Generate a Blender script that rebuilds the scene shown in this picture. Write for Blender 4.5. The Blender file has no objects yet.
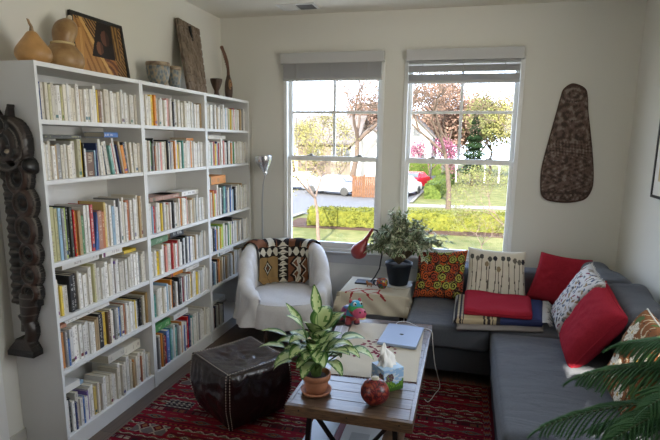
import bpy, bmesh, math, random
from mathutils import Vector, Matrix, noise
random.seed(7)
S = bpy.context.scene
COL = S.collection
PI = math.pi
RND = random.Random(11)

# ------------------------------------------------------------------ materials
MATS = {}
def nt(m):
    m.use_nodes = True
    n = m.node_tree.nodes; l = m.node_tree.links
    return n, l, n['Principled BSDF']
def pmat(name, col, rough=.6, metal=0, bump=0, bscale=60, var=.0, vscale=8, spec=.5, sheen=0, stretch=None, col2=None, trans=0, sss=0):
    if name in MATS: return MATS[name]
    m = bpy.data.materials.new(name); n, l, p = nt(m)
    p.inputs['Base Color'].default_value = (*col, 1); p.inputs['Roughness'].default_value = rough
    p.inputs['Metallic'].default_value = metal; p.inputs['Specular IOR Level'].default_value = spec
    if sheen: p.inputs['Sheen Weight'].default_value = sheen
    tc = n.new('ShaderNodeTexCoord'); mp = n.new('ShaderNodeMapping'); l.new(tc.outputs['Object'], mp.inputs['Vector'])
    if stretch: mp.inputs['Scale'].default_value = stretch
    if var or col2:
        nz = n.new('ShaderNodeTexNoise'); nz.inputs['Scale'].default_value = vscale; nz.inputs['Detail'].default_value = 6
        l.new(mp.outputs[0], nz.inputs['Vector'])
        rp = n.new('ShaderNodeValToRGB'); c2 = col2 or tuple(min(1, c*(1+var)) for c in col); c1 = col if col2 else tuple(c*(1-var) for c in col)
        rp.color_ramp.elements[0].position = .35; rp.color_ramp.elements[1].position = .65
        rp.color_ramp.elements[0].color = (*c1, 1); rp.color_ramp.elements[1].color = (*c2, 1)
        l.new(nz.outputs['Fac'], rp.inputs[0]); l.new(rp.outputs[0], p.inputs['Base Color'])
    if bump:
        b = n.new('ShaderNodeBump'); b.inputs['Strength'].default_value = bump; b.inputs['Distance'].default_value = .004
        nb = n.new('ShaderNodeTexNoise'); nb.inputs['Scale'].default_value = bscale; nb.inputs['Detail'].default_value = 4
        l.new(mp.outputs[0], nb.inputs['Vector']); l.new(nb.outputs['Fac'], b.inputs['Height']); l.new(b.outputs[0], p.inputs['Normal'])
    if trans: p.inputs['Transmission Weight'].default_value = trans
    MATS[name] = m; return m
def attrmat(name, rough=.9, bump=.4, bscale=400, spec=.3, metal=0):
    if name in MATS: return MATS[name]
    m = bpy.data.materials.new(name); n, l, p = nt(m)
    a = n.new('ShaderNodeAttribute'); a.attribute_name = 'Col'; l.new(a.outputs['Color'], p.inputs['Base Color'])
    p.inputs['Roughness'].default_value = rough; p.inputs['Specular IOR Level'].default_value = spec
    tc = n.new('ShaderNodeTexCoord'); nb = n.new('ShaderNodeTexNoise'); nb.inputs['Scale'].default_value = bscale
    l.new(tc.outputs['Object'], nb.inputs['Vector'])
    b = n.new('ShaderNodeBump'); b.inputs['Strength'].default_value = bump; b.inputs['Distance'].default_value = .003
    l.new(nb.outputs['Fac'], b.inputs['Height']); l.new(b.outputs[0], p.inputs['Normal'])
    MATS[name] = m; return m
def glassmat():
    if 'window_glass' in MATS: return MATS['window_glass']
    m = bpy.data.materials.new('window_glass'); m.use_nodes = True; n = m.node_tree.nodes; l = m.node_tree.links; n.clear()
    o = n.new('ShaderNodeOutputMaterial'); mx = n.new('ShaderNodeMixShader'); t = n.new('ShaderNodeBsdfTransparent')
    g = n.new('ShaderNodeBsdfGlossy'); g.inputs['Roughness'].default_value = .02
    f0 = n.new('ShaderNodeLayerWeight'); f1 = n.new('ShaderNodeMath'); f1.operation = 'POWER'; f1.inputs[1].default_value = 5; l.new(f0.outputs['Facing'], f1.inputs[0])
    f0.inputs['Blend'].default_value = .5; f = n.new('ShaderNodeMath'); f.operation = 'MULTIPLY_ADD'; f.inputs[1].default_value = .55; f.inputs[2].default_value = .02; l.new(f1.outputs[0], f.inputs[0])
    t.inputs['Color'].default_value = (.96, .97, .97, 1)
    l.new(f.outputs[0], mx.inputs[0]); l.new(t.outputs[0], mx.inputs[1]); l.new(g.outputs[0], mx.inputs[2]); l.new(mx.outputs[0], o.inputs[0])
    MATS['window_glass'] = m; return m

# ------------------------------------------------------------------ mesh builder
class MB:
    def __init__(s): s.v = []; s.f = []; s.mi = []; s.col = []; s.sm = []; s.uv = {}
    def add(s, vs, fs, mi=0, sm=False, cols=None):
        o = len(s.v); s.v.extend([tuple(v) for v in vs])
        for k, f in enumerate(fs):
            s.f.append(tuple(i+o for i in f)); s.mi.append(mi[k] if isinstance(mi, list) else mi); s.sm.append(sm)
            s.col.append(cols[k] if cols else None)
        return s
    def box(s, x0, x1, y0, y1, z0, z1, mi=0, M=None, bev=0):
        if bev:
            bm = bmesh.new(); bmesh.ops.create_cube(bm, size=1)
            for v in bm.verts: v.co = Vector(((x0+x1)/2+v.co.x*(x1-x0), (y0+y1)/2+v.co.y*(y1-y0), (z0+z1)/2+v.co.z*(z1-z0)))
            bmesh.ops.bevel(bm, geom=bm.edges[:], offset=min(bev, .49*min(x1-x0, y1-y0, z1-z0)), segments=2 if bev < .02 else 4, profile=.6, affect='EDGES')
            if M: bm.transform(M)
            bm.verts.index_update()
            s.add([v.co[:] for v in bm.verts], [[v.index for v in f.verts] for f in bm.faces], mi, bev >= .008); bm.free(); return s
        vs = [(x, y, z) for z in (z0, z1) for y in (y0, y1) for x in (x0, x1)]
        if M: vs = [(M @ Vector(v))[:] for v in vs]
        s.add(vs, [(0, 2, 3, 1), (4, 5, 7, 6), (0, 1, 5, 4), (2, 6, 7, 3), (0, 4, 6, 2), (1, 3, 7, 5)], mi); return s
    def tube(s, pts, r, n=8, mi=0, cap=True, sm=True):
        pts = [Vector(p) for p in pts]; R = r if isinstance(r, (list, tuple)) else [r]*len(pts)
        vs = []; up = None
        for i, p in enumerate(pts):
            d = (pts[min(i+1, len(pts)-1)]-pts[max(i-1, 0)]);
            if d.length < 1e-9: d = Vector((0, 0, 1))
            d.normalize()
            if up is None: up = d.orthogonal().normalized()
            else:
                up = up-d*up.dot(d)
                up = up.normalized() if up.length > 1e-6 else d.orthogonal().normalized()
            q = d.cross(up)
            for k in range(n):
                a = 2*PI*k/n; vs.append((p+(up*math.cos(a)+q*math.sin(a))*R[i])[:])
        fs = [(i*n+k, i*n+(k+1) % n, (i+1)*n+(k+1) % n, (i+1)*n+k) for i in range(len(pts)-1) for k in range(n)]
        if cap: fs += [tuple(range(n))[::-1], tuple(range((len(pts)-1)*n, len(pts)*n))]
        s.add(vs, fs, mi, sm); return s
    def lathe(s, prof, c=(0, 0, 0), n=32, mi=0, axis=None, fn=None, colf=None, sm=True):
        # prof: list of (r, z)
        vs = []; c = Vector(c)
        M = Vector((0, 0, 1)).rotation_difference(Vector(axis)).to_matrix() if axis else None
        for (r, z) in prof:
            for k in range(n):
                a = 2*PI*k/n; rr = r*(fn(a, z) if fn else 1)
                p = Vector((rr*math.cos(a), rr*math.sin(a), z)); p = M @ p if M else p
                vs.append((c+p)[:])
        fs = []; cl = []
        for i in range(len(prof)-1):
            for k in range(n):
                fs.append((i*n+k, i*n+(k+1) % n, (i+1)*n+(k+1) % n, (i+1)*n+k)); cl.append(colf(k/n, i/(len(prof)-1)) if colf else None)
        fs += [tuple(range(n))[::-1], tuple(range((len(prof)-1)*n, len(prof)*n))]; cl += [cl[0] if cl else None]*1+[cl[-1] if cl else None]
        s.add(vs, fs, mi, sm, cl); return s
    def ell(s, c, r, mi=0, n=16, M=None, colf=None):
        m = n//2; vs = []; c = Vector(c)
        for i in range(m+1):
            t = PI*i/m
            for k in range(n):
                a = 2*PI*k/n; p = Vector((r[0]*math.sin(t)*math.cos(a), r[1]*math.sin(t)*math.sin(a), r[2]*math.cos(t)))
                if M: p = M @ p
                vs.append((c+p)[:])
        fs = [(i*n+k, (i+1)*n+k, (i+1)*n+(k+1) % n, i*n+(k+1) % n) for i in range(m) for k in range(n)]
        cl = [colf(k/n, i/m) for i in range(m) for k in range(n)] if colf else None
        s.add(vs, fs, mi, True, cl); return s
    def grid(s, F, nu, nv, mi=0, colf=None, sm=True, closeu=False, keep=None):
        # F(u,v)->point, u,v in 0..1
        vs = [tuple(F(i/nu, j/nv)) for j in range(nv+1) for i in range(nu+1)]
        fs = []; cl = []
        for j in range(nv):
            for i in range(nu):
                if keep and not keep((i+.5)/nu, (j+.5)/nv): continue
                a = j*(nu+1)+i; fs.append((a, a+1, a+nu+2, a+nu+1))
                if colf: cl.append(colf((i+.5)/nu, (j+.5)/nv))
        s.add(vs, fs, mi, sm, cl if colf else None); return s
    def build(s, name, mats, parent=None, weld=0, subsurf=0, solid=0):
        me = bpy.data.meshes.new(name); me.from_pydata(s.v, [], s.f)
        if not isinstance(mats, (list, tuple)): mats = [mats]
        for m in mats: me.materials.append(m)
        for p, mi, sm in zip(me.polygons, s.mi, s.sm): p.material_index = mi; p.use_smooth = sm
        if any(c is not None for c in s.col):
            at = me.color_attributes.new('Col', 'FLOAT_COLOR', 'CORNER')
            for p, c in zip(me.polygons, s.col):
                c = c or (.5, .5, .5)
                for li in p.loop_indices: at.data[li].color = (c[0], c[1], c[2], 1)
        if s.uv:
            uvl = me.uv_layers.new(name='UVMap')
            for fi, uvs in s.uv.items():
                for li, uv in zip(me.polygons[fi].loop_indices, uvs): uvl.data[li].uv = uv
        if weld:
            bm = bmesh.new(); bm.from_mesh(me); bmesh.ops.remove_doubles(bm, verts=bm.verts, dist=weld); bmesh.ops.recalc_face_normals(bm, faces=bm.faces); bm.to_mesh(me); bm.free()
        me.validate(); me.update()
        o = bpy.data.objects.new(name, me); COL.objects.link(o)
        if parent: o.parent = parent; o.matrix_parent_inverse = Matrix.Translation(-Vector(parent.location)) if parent.get('_abs') else Matrix.Identity(4)
        if solid:
            md = o.modifiers.new('solid', 'SOLIDIFY'); md.thickness = solid; md.offset = 0
        if subsurf:
            md = o.modifiers.new('sub', 'SUBSURF'); md.levels = subsurf; md.render_levels = subsurf
        return o
def tag(o, label, cat, group=None, kind=None):
    if label: o['label'] = label
    if cat: o['category'] = cat
    if group: o['group'] = group
    if kind: o['kind'] = kind
    return o
def thing(name, label, cat, loc=(0, 0, 0), group=None):
    # Empty at the base of the thing; parts are modelled in world coordinates
    o = bpy.data.objects.new(name, None); COL.objects.link(o); o.location = loc; o.empty_display_size = .05
    o['_abs'] = 1
    return tag(o, label, cat, group)
def struct(o):
    o['kind'] = 'structure'; return o
def lerp(a, b, t): return a+(b-a)*t
def V(*a): return Vector(a)
def sst(a, b, x):
    t = max(0, min(1, (x-a)/(b-a))); return t*t*(3-2*t)

# ------------------------------------------------------------------ room
XR, H, YR = 3.475, 2.751, -5.0
wall_m = pmat('wall_paint', (.70, .69, .635), .85, bump=.06, bscale=220)
ceil_m = pmat('ceiling_paint', (.72, .69, .61), .9, bump=.05, bscale=200)
trim_m = pmat('trim_paint', (.78, .78, .77), .5)
white_m = pmat('white_vinyl', (.80, .81, .80), .4)

fm = bpy.data.materials.new('floor_wood'); n, l, p = nt(fm)
tc = n.new('ShaderNodeTexCoord'); mp = n.new('ShaderNodeMapping'); mp.inputs['Rotation'].default_value = (0, 0, PI/2); l.new(tc.outputs['Object'], mp.inputs[0])
bk = n.new('ShaderNodeTexBrick'); bk.inputs['Scale'].default_value = 1; bk.inputs['Brick Width'].default_value = 1.1; bk.inputs['Row Height'].default_value = .09; bk.inputs['Mortar Size'].default_value = .0015
bk.inputs['Color1'].default_value = (.085, .055, .038, 1); bk.inputs['Color2'].default_value = (.13, .088, .06, 1); bk.inputs['Mortar'].default_value = (.02, .014, .01, 1)
l.new(mp.outputs[0], bk.inputs['Vector'])
mp2 = n.new('ShaderNodeMapping'); mp2.inputs['Scale'].default_value = (60, 3, 3); l.new(tc.outputs['Object'], mp2.inputs[0])
nz = n.new('ShaderNodeTexNoise'); nz.inputs['Scale'].default_value = 1.2; nz.inputs['Detail'].default_value = 6; l.new(mp2.outputs[0], nz.inputs['Vector'])
mx = n.new('ShaderNodeMix'); mx.data_type = 'RGBA'; mx.blend_type = 'MULTIPLY'; mx.inputs[0].default_value = .7
l.new(bk.outputs['Color'], mx.inputs[6]); l.new(nz.outputs['Fac'], mx.inputs[7])
mul = n.new('ShaderNodeMix'); mul.data_type = 'RGBA'; mul.blend_type = 'MULTIPLY'; mul.inputs[0].default_value = 1; mul.inputs[7].default_value = (1.7, 1.7, 1.7, 1)
l.new(mx.outputs[2], mul.inputs[6]); l.new(mul.outputs[2], p.inputs['Base Color']); p.inputs['Roughness'].default_value = .38

struct(MB().box(-.15, XR+.15, YR-.15, .15, -.15, 0).build('floor', fm))
struct(MB().box(-.15, XR+.15, YR-.15, .15, H, H+.12).build('ceiling', ceil_m))
# windows in the back wall: (x0,x1) casing opening
WZ0, WZ1 = .66, 2.36
WIN = [(.62, 1.515), (1.705, 2.645)]
b = MB()
b.box(0, WIN[0][0], 0, .15, 0, H); b.box(WIN[0][1], WIN[1][0], 0, .15, 0, H); b.box(WIN[1][1], XR, 0, .15, 0, H)
for x0, x1 in WIN: b.box(x0, x1, 0, .15, 0, WZ0); b.box(x0, x1, 0, .15, WZ1, H)
struct(b.build('wall_back', wall_m))
DY0, DY1 = -3.45, -2.62     # door in left wall
LW = (-4.7, -3.8, .8, 2.3)  # unseen left rear window, added to brighten the right wall
b = MB(); b.box(-.15, 0, DY1, .15, 0, H); b.box(-.15, 0, LW[1], DY0, 0, H); b.box(-.15, 0, YR-.15, LW[0], 0, H); b.box(-.15, 0, LW[0], LW[1], 0, LW[2]); b.box(-.15, 0, LW[0], LW[1], LW[3], H); b.box(-.15, 0, DY0, DY1, 2.06, H)
struct(b.build('wall_left', wall_m))
RW = (-3.2, -1.85, .9, 2.52)  # unseen right wall window, added as fill for shelves and left wall
b = MB(); b.box(XR, XR+.15, RW[1], .15, 0, H); b.box(XR, XR+.15, YR-.15, RW[0], 0, H); b.box(XR, XR+.15, RW[0], RW[1], 0, RW[2]); b.box(XR, XR+.15, RW[0], RW[1], RW[3], H)
struct(b.build('wall_right', wall_m))
QW = (2.80, 3.20, 1.75, 2.62)  # unseen high rear window, shaped to throw the sun patch on the chaise
b = MB(); b.box(0, QW[0], YR-.15, YR, 0, H); b.box(QW[1], XR, YR-.15, YR, 0, H); b.box(QW[0], QW[1], YR-.15, YR, QW[3], H); b.box(QW[0], QW[1], YR-.15, YR, 0, QW[2])
struct(b.build('wall_rear', pmat('rear_wall_light_cut', (.12, .11, .10), .85)))  # out of view, coloured dark to cut bounce onto bookcase side and back wall
# door in left wall: casing + slab
d = struct(bpy.data.objects.new('door_1', None)); COL.objects.link(d); d.location = (0, (DY0+DY1)/2, 0); d['_abs'] = 1
b = MB(); b.box(-.002, .018, DY1, DY1+.075, 0, 2.13, bev=.004); b.box(-.002, .018, DY0-.075, DY0, 0, 2.13, bev=.004); b.box(-.002, .018, DY0, DY1, 2.06, 2.13, bev=.004)
b.build('door_casing', trim_m, d)
b = MB(); b.box(-.06, -.02, DY0+.01, DY1-.01, .01, 2.05)
for z0, z1 in ((.2, .95), (1.08, 1.9)):
    for y0, y1 in ((DY0+.12, -3.08), (-2.99, DY1-.12)): b.box(-.022, -.014, y0, y1, z0, z1, bev=.004)
b.build('door_panel', trim_m, d)
b = MB(); b.tube([(-.02, DY0+.07, 1), (.035, DY0+.07, 1)], .01); b.ell((.05, DY0+.07, 1), (.026, .026, .026)); b.build('door_knob', pmat('brushed_metal', (.55, .55, .56), .3, 1), d)
bbm = pmat('baseboard_paint', (.50, .48, .44), .5)
struct(MB().box(0, XR, -.014, 0, 0, .11, bev=.003).build('baseboard_back', trim_m))
struct(MB().box(0, .014, DY1+.076, -.015, 0, .11, bev=.003).build('baseboard_left', bbm))
struct(MB().box(XR-.014, XR, YR, -.015, 0, .11, bev=.003).build('baseboard_right', trim_m))

def window(idx, ax, a0, a1, z0, z1, w, depth_dir, sash=True, blind_top=None, munt=True):
    """double hung window. ax='x': in a y-plane wall. w: inner wall plane, depth_dir:+1 outward"""
    loc = ((a0+a1)/2, w, z0) if ax == 'x' else (w, (a0+a1)/2, z0)
    o = bpy.data.objects.new('window_%d' % idx, None); COL.objects.link(o); o.location = loc; o['kind'] = 'structure'; o['_abs'] = 1
    def bx(mb, p0, p1, q0, q1, h0, h1, bev=.003):
        d0, d1 = sorted((w+depth_dir*q0, w+depth_dir*q1))
        if ax == 'x': mb.box(p0, p1, d0, d1, h0, h1, bev=bev)
        else: mb.box(d0, d1, p0, p1, h0, h1, bev=bev)
    f = MB()   # frame lining the reveal + slim casing lip
    bx(f, a0-.010, a0+.022, -.012, .13, z0, z1); bx(f, a1-.022, a1+.010, -.012, .13, z0, z1)
    bx(f, a0+.022, a1-.022, -.008, .13, z1-.05, z1); bx(f, a0+.022, a1-.022, -.004, .13, z0, z0+.03)
    f.build('window_frame', white_m, o)
    zm = 1.514 if sash else (z0+z1)/2
    a, c = a0+.0225, a1-.0225
    lo = MB(); bx(lo, a, a+.03, .015, .05, z0+.03, zm+.01); bx(lo, c-.03, c, .015, .05, z0+.03, zm+.01); bx(lo, a+.03, c-.03, .015, .05, z0+.03, z0+.085); bx(lo, a+.03, c-.03, .015, .05, zm-.022, zm+.022)
    ls = lo.build('lower_sash', white_m, o)
    up = MB(); bx(up, a, a+.032, .055, .09, zm-.02, z1-.045); bx(up, c-.032, c, .055, .09, zm-.02, z1-.045); bx(up, a+.032, c-.032, .055, .09, z1-.09, z1-.045); bx(up, a+.032, c-.032, .055, .09, zm-.02, zm+.02)
    us = up.build('upper_sash', white_m, o)
    if munt:
        m = MB(); mid = (a+c)/2-.0; bx(m, mid-.012, mid+.012, .064, .084, zm+.02, z1-.09, .002); bx(m, a+.032, c-.032, .066, .082, 1.914, 1.938, .002); m.build('muntin', white_m, us)
    g = MB(); bx(g, a+.025, c-.025, .031, .034, z0+.08, zm-.018, 0); g.build('glass_pane', glassmat(), ls)
    g = MB(); bx(g, a+.028, c-.028, .072, .075, zm+.015, z1-.085, 0); g.build('glass_pane', glassmat(), us)
    if sash:
        for fx in (.25, .78):
            k = MB(); px = lerp(a, c, fx); bx(k, px-.03, px+.03, .02, .045, zm+.022, zm+.03, .002); bx(k, px-.005, px+.025, .012, .03, zm+.03, zm+.042, .003); k.build('sash_lock', pmat('lock_metal', (.35, .35, .35), .4, .6), ls)
    return o
for i, (x0, x1) in enumerate(WIN): window(i+1, 'x', x0, x1, WZ0, WZ1, 0, 1)
# stool/apron band under the windows
struct(MB().box(.60, 2.64, -.045, .01, .645, .665, bev=.004).box(.62, 2.62, -.012, 0, .555, .645, bev=.003).build('trim_1', pmat('sill_paint', (.5, .5, .49), .5)))
struct(MB().box(.262, .30, -.006, 0, .11, H-.9, bev=.002).build('trim_2', wall_m))
window(3, 'x', QW[0], QW[1], QW[2], QW[3], YR, -1, sash=False, munt=False)
window(4, 'y', RW[0], RW[1], RW[2], RW[3], XR, 1, sash=False, munt=False)

window(5, 'y', LW[0], LW[1], LW[2], LW[3], 0, -1, sash=False, munt=False)
# blinds
blind_m = pmat('blind_vinyl', (.48, .48, .49), .5)
val_m = pmat('valance_vinyl', (.50, .50, .50), .5)
def blind(x0, x1, zb, label, gaps):
    t = thing('window_blind', label, 'blind', ((x0+x1)/2, -.03, zb))
    b = MB().box(x0, x1, -.062, -.048, 2.335, 2.424, bev=.003).box(x0, x0+.008, -.05, -.004, 2.335, 2.424).box(x1-.008, x1, -.05, -.004, 2.335, 2.424)
    b.build('valance', val_m, t)
    MB().box(x0+.02, x1-.02, -.046, -.008, 2.36, 2.40, bev=.003).build('headrail', blind_m, t)
    z = 2.335; k = 0
    sl = MB(); zz = zb+.022
    while zz < 2.345:
        sl.box(x0+.022, x1-.022, -.054, -.006, zz, zz+.0045)
        zz += gaps(zz)
    sl.build('slats', blind_m, t)
    MB().box(x0+.02, x1-.02, -.055, -.005, zb, zb+.02, bev=.003).build('bottom_rail', blind_m, t)
    for fx in (.15, .5, .85):
        x = lerp(x0, x1, fx); MB().tube([(x, -.056, 2.34), (x, -.057, zb+.01)], .0022, 5).build('ladder_cord', val_m, t)
    return t
t1 = blind(.60, 1.522, 2.19, 'raised grey slatted blind over the left window, stacked tight', lambda z: .0085)
MB().tube([(.75, -.058, 2.33), (.748, -.05, 1.9), (.747, -.045, 1.55)], .0022, 5).build('lift_cord', val_m, t1)
blind(1.71, 2.638, 2.155, 'raised grey slatted blind over the right window, light between its slats', lambda z: .026 if 2.29 < z < 2.315 or 2.213 < z < 2.222 else .0088)

# ceiling vent
t = thing('ceiling_vent', 'white rectangular air vent set in ceiling near the left window', 'vent', (.84, -.27, H))
vm = pmat('vent_metal', (.66, .66, .64), .5)
MB().box(.67, 1.0, -.36, -.18, H-.008, H, bev=.002).build('vent_frame', vm, t)
b = MB()
for k in range(9): b.box(.69+.0, .82, -.345+k*.018, -.338+k*.018, H-.012, H-.008)
b.build('vent_slats', vm, t)
MB().box(.84, .975, -.335, -.205, H-.011, H-.008).build('vent_grille', pmat('vent_dark', (.10, .10, .10), .7), t)
# ------------------------------------------------------------------ bookcases
bc_m = pmat('bookcase_white', (.74, .74, .73), .45)
SH = [1.753, 1.462, 1.048, .757, .472, .095]     # shelf top surfaces, top to bottom
TOPZ = 2.02
Y0 = -2.444; XF = .285
NAMES = ['nearest', 'middle', 'far']
for u in range(3):
    y0 = Y0+.8*u; y1 = y0+.8
    t = thing('bookcase', ['nearest of three tall white bookcases, the dark carving hung on its side', 'middle one of three tall white bookcases along the left wall', 'farthest of three tall white bookcases, ending at the window wall'][u], 'bookcase', (.14, (y0+y1)/2, 0), 'white bookcases along the left wall')
    for ya in (y0+.0005, y1-.0165):
        b = MB()
        pf = [(.018, .0), (XF, 0), (XF, TOPZ), (.003, TOPZ), (.003, .12), (.018, .12)]
        vs = [(x, ya, z) for x, z in pf]+[(x, ya+.016, z) for x, z in pf]
        b.add(vs, [tuple(range(6)), tuple(range(11, 5, -1))]+[(i, (i+1) % 6+0, (i+1) % 6+6, i+6) for i in range(6)])
        b.build('side_panel', bc_m, t, weld=1e-5)
    MB().box(.004, XF-.001, y0+.0166, y1-.0166, TOPZ-.022, TOPZ, bev=.001).build('top_panel', bc_m, t)
    for k, z in enumerate(SH):
        MB().box(.006, XF-.003, y0+.0166, y1-.0166, z-.022, z, bev=.0015).build('shelf' if k < 5 else 'base_panel', bc_m, t)
    MB().box(.24, XF-.006, y0+.0166, y1-.0166, 0, .073).build('plinth', bc_m, t)
    MB().box(.004, .008, y0+.0165, y1-.0165, .075, TOPZ-.02).build('back_panel', bc_m, t)

PAL = dict(c=((.70, .655, .56), 'cream'), w=((.80, .78, .74), 'white'), g=((.55, .55, .53), 'light grey'), y=((.80, .58, .06), 'yellow'), r=((.52, .05, .05), 'red'),
 n=((.03, .05, .16), 'navy blue'), b=((.06, .16, .45), 'blue'), k=((.02, .02, .022), 'black'), o=((.70, .27, .05), 'orange'), t=((.48, .34, .18), 'tan'), p=((.10, .34, .30), 'teal'),
 G=((.10, .28, .10), 'dark green'), l=((.45, .58, .06), 'lime green'), m=((.22, .03, .06), 'maroon'), s=((.32, .48, .62), 'pale blue'), B=((.16, .085, .05), 'brown'), i=((.55, .52, .30), 'olive cream'),
 P=((.70, .28, .24), 'coral'), v=((.20, .13, .38), 'violet'), e=((.28, .28, .28), 'grey'), T=((.45, .17, .08), 'rust brown'), d=((.07, .07, .055), 'dark olive'))
INK = dict(k=(.75, .75, .72), n=(.7, .7, .6), r=(.85, .8, .7), b=(.8, .8, .8), m=(.7, .6, .4), B=(.7, .6, .4), G=(.75, .75, .6), v=(.8, .8, .8), e=(.8, .8, .78), d=(.6, .55, .3), T=(.8, .65, .4), p=(.85, .85, .8))
def cover(code):
    nm = 'cover_'+PAL[code][1].replace(' ', '_')
    if nm in MATS: return MATS[nm]
    m = bpy.data.materials.new(nm); n, l, p = nt(m); p.inputs['Roughness'].default_value = .5
    base = PAL[code][0]; ink = INK.get(code, (.22, .16, .15))
    def N(t, **k):
        q = n.new(t)
        for a, v in k.items(): setattr(q, a, v)
        return q
    def M(op, a, b=None):
        q = N('ShaderNodeMath', operation=op)
        for i, x in enumerate((a, b)):
            if x is None: continue
            if isinstance(x, (int, float)): q.inputs[i].default_value = x
            else: l.new(x, q.inputs[i])
        return q.outputs[0]
    uv = N('ShaderNodeUVMap'); sx = N('ShaderNodeSeparateXYZ'); l.new(uv.outputs[0], sx.inputs[0]); oi = N('ShaderNodeObjectInfo')
    rnd = oi.outputs['Random']; u, v = sx.outputs[0], sx.outputs[1]
    cb = N('ShaderNodeCombineXYZ'); l.new(M('MULTIPLY', v, 26.0), cb.inputs[0]); l.new(M('MULTIPLY', rnd, 91.0), cb.inputs[1]); l.new(M('MULTIPLY', u, 1.6), cb.inputs[2])
    n1 = N('ShaderNodeTexNoise'); n1.inputs['Scale'].default_value = 1; n1.inputs['Detail'].default_value = 1; l.new(cb.outputs[0], n1.inputs['Vector'])
    cb2 = N('ShaderNodeCombineXYZ'); l.new(M('MULTIPLY', v, 4.0), cb2.inputs[0]); l.new(M('MULTIPLY', rnd, 57.0), cb2.inputs[1])
    n2 = N('ShaderNodeTexNoise'); n2.inputs['Scale'].default_value = 1; n2.inputs['Detail'].default_value = 0; l.new(cb2.outputs[0], n2.inputs['Vector'])
    ins = M('LESS_THAN', M('ABSOLUTE', M('SUBTRACT', u, .5)), .24)
    val = M('MULTIPLY', M('GREATER_THAN', v, .06), M('LESS_THAN', v, .95))
    mask = M('MULTIPLY', M('MULTIPLY', ins, val), M('MULTIPLY', M('GREATER_THAN', n1.outputs[0], .5), M('GREATER_THAN', n2.outputs[0], .47)))
    mx = N('ShaderNodeMix', data_type='RGBA'); l.new(M('MULTIPLY', mask, .5), mx.inputs[0]); mx.inputs[6].default_value = (*base, 1); mx.inputs[7].default_value = (*ink, 1)
    # coloured publisher band near the foot of some spines
    bp = M('MULTIPLY', M('GREATER_THAN', v, .07), M('LESS_THAN', v, .16)); br = M('LESS_THAN', M('FRACT', M('MULTIPLY', rnd, 7.3)), .12)
    hs = N('ShaderNodeCombineColor', mode='HSV'); l.new(M('FRACT', M('MULTIPLY', rnd, 13.7)), hs.inputs[0]); hs.inputs[1].default_value = .7; hs.inputs[2].default_value = .2
    mb = N('ShaderNodeMix', data_type='RGBA'); l.new(M('MULTIPLY', M('MULTIPLY', bp, br), val), mb.inputs[0]); l.new(mx.outputs[2], mb.inputs[6]); l.new(hs.outputs[0], mb.inputs[7])
    # slight aging tone per book
    hv = N('ShaderNodeHueSaturation'); l.new(M('ADD', M('MULTIPLY', M('FRACT', M('MULTIPLY', rnd, 3.1)), .3), .82), hv.inputs['Value']); l.new(mb.outputs[2], hv.inputs['Color'])
    l.new(M('ADD', M('MULTIPLY', M('FRACT', M('MULTIPLY', rnd, 5.9)), .5), .75), hv.inputs['Saturation'])
    l.new(hv.outputs[0], p.inputs['Base Color']); MATS[nm] = m; return m
page_m = pmat('page_paper', (.66, .61, .48), .9, var=.06, vscale=300, stretch=(1, 1, .02))
def book_mesh(mb, t, h, d, mi=0, mp=1, M=None):
    """upright book, spine facing +x at x=0, standing on z=0, centred on y"""
    o = len(mb.f); c = .0022; y = t/2
    def put(vs, fs, m, uvface=None):
        if M: vs = [(M @ Vector(q))[:] for q in vs]
        k = len(mb.f); mb.add(vs, fs, m)
        for j in range(len(fs)): mb.uv[k+j] = [(-1, -1)]*4
        if uvface is not None: mb.uv[k+uvface[0]] = uvface[1]
    r = min(.0025, t*.25)
    # rounded spine strip
    ys = [-y, -y+r, y-r, y]; xs = [-r, 0, 0, -r]
    vs = [(xs[i], ys[i], z) for z in (0, h) for i in range(4)]
    put(vs, [(0, 1, 5, 4), (1, 2, 6, 5), (2, 3, 7, 6)], mi, (1, [(0, 0), (1, 0), (1, 1), (0, 1)]))
    for s in (-1, 1):
        a, b_ = (-y, -y+c) if s < 0 else (y-c, y)
        vs = [(x, yy, z) for z in (0, h) for yy in (a, b_) for x in (-d, -r)]
        put(vs, [(0, 2, 3, 1), (4, 5, 7, 6), (0, 1, 5, 4), (2, 6, 7, 3), (0, 4, 6, 2), (1, 3, 7, 5)], mi)
    if t > 2.4*c:
        vs = [(x, yy, z) for z in (.003, h-.003) for yy in (-y+c, y-c) for x in (-d+.004, -.001)]
        put(vs, [(0, 2, 3, 1), (4, 5, 7, 6), (0, 1, 5, 4), (2, 6, 7, 3), (0, 4, 6, 2)], mp)

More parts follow.
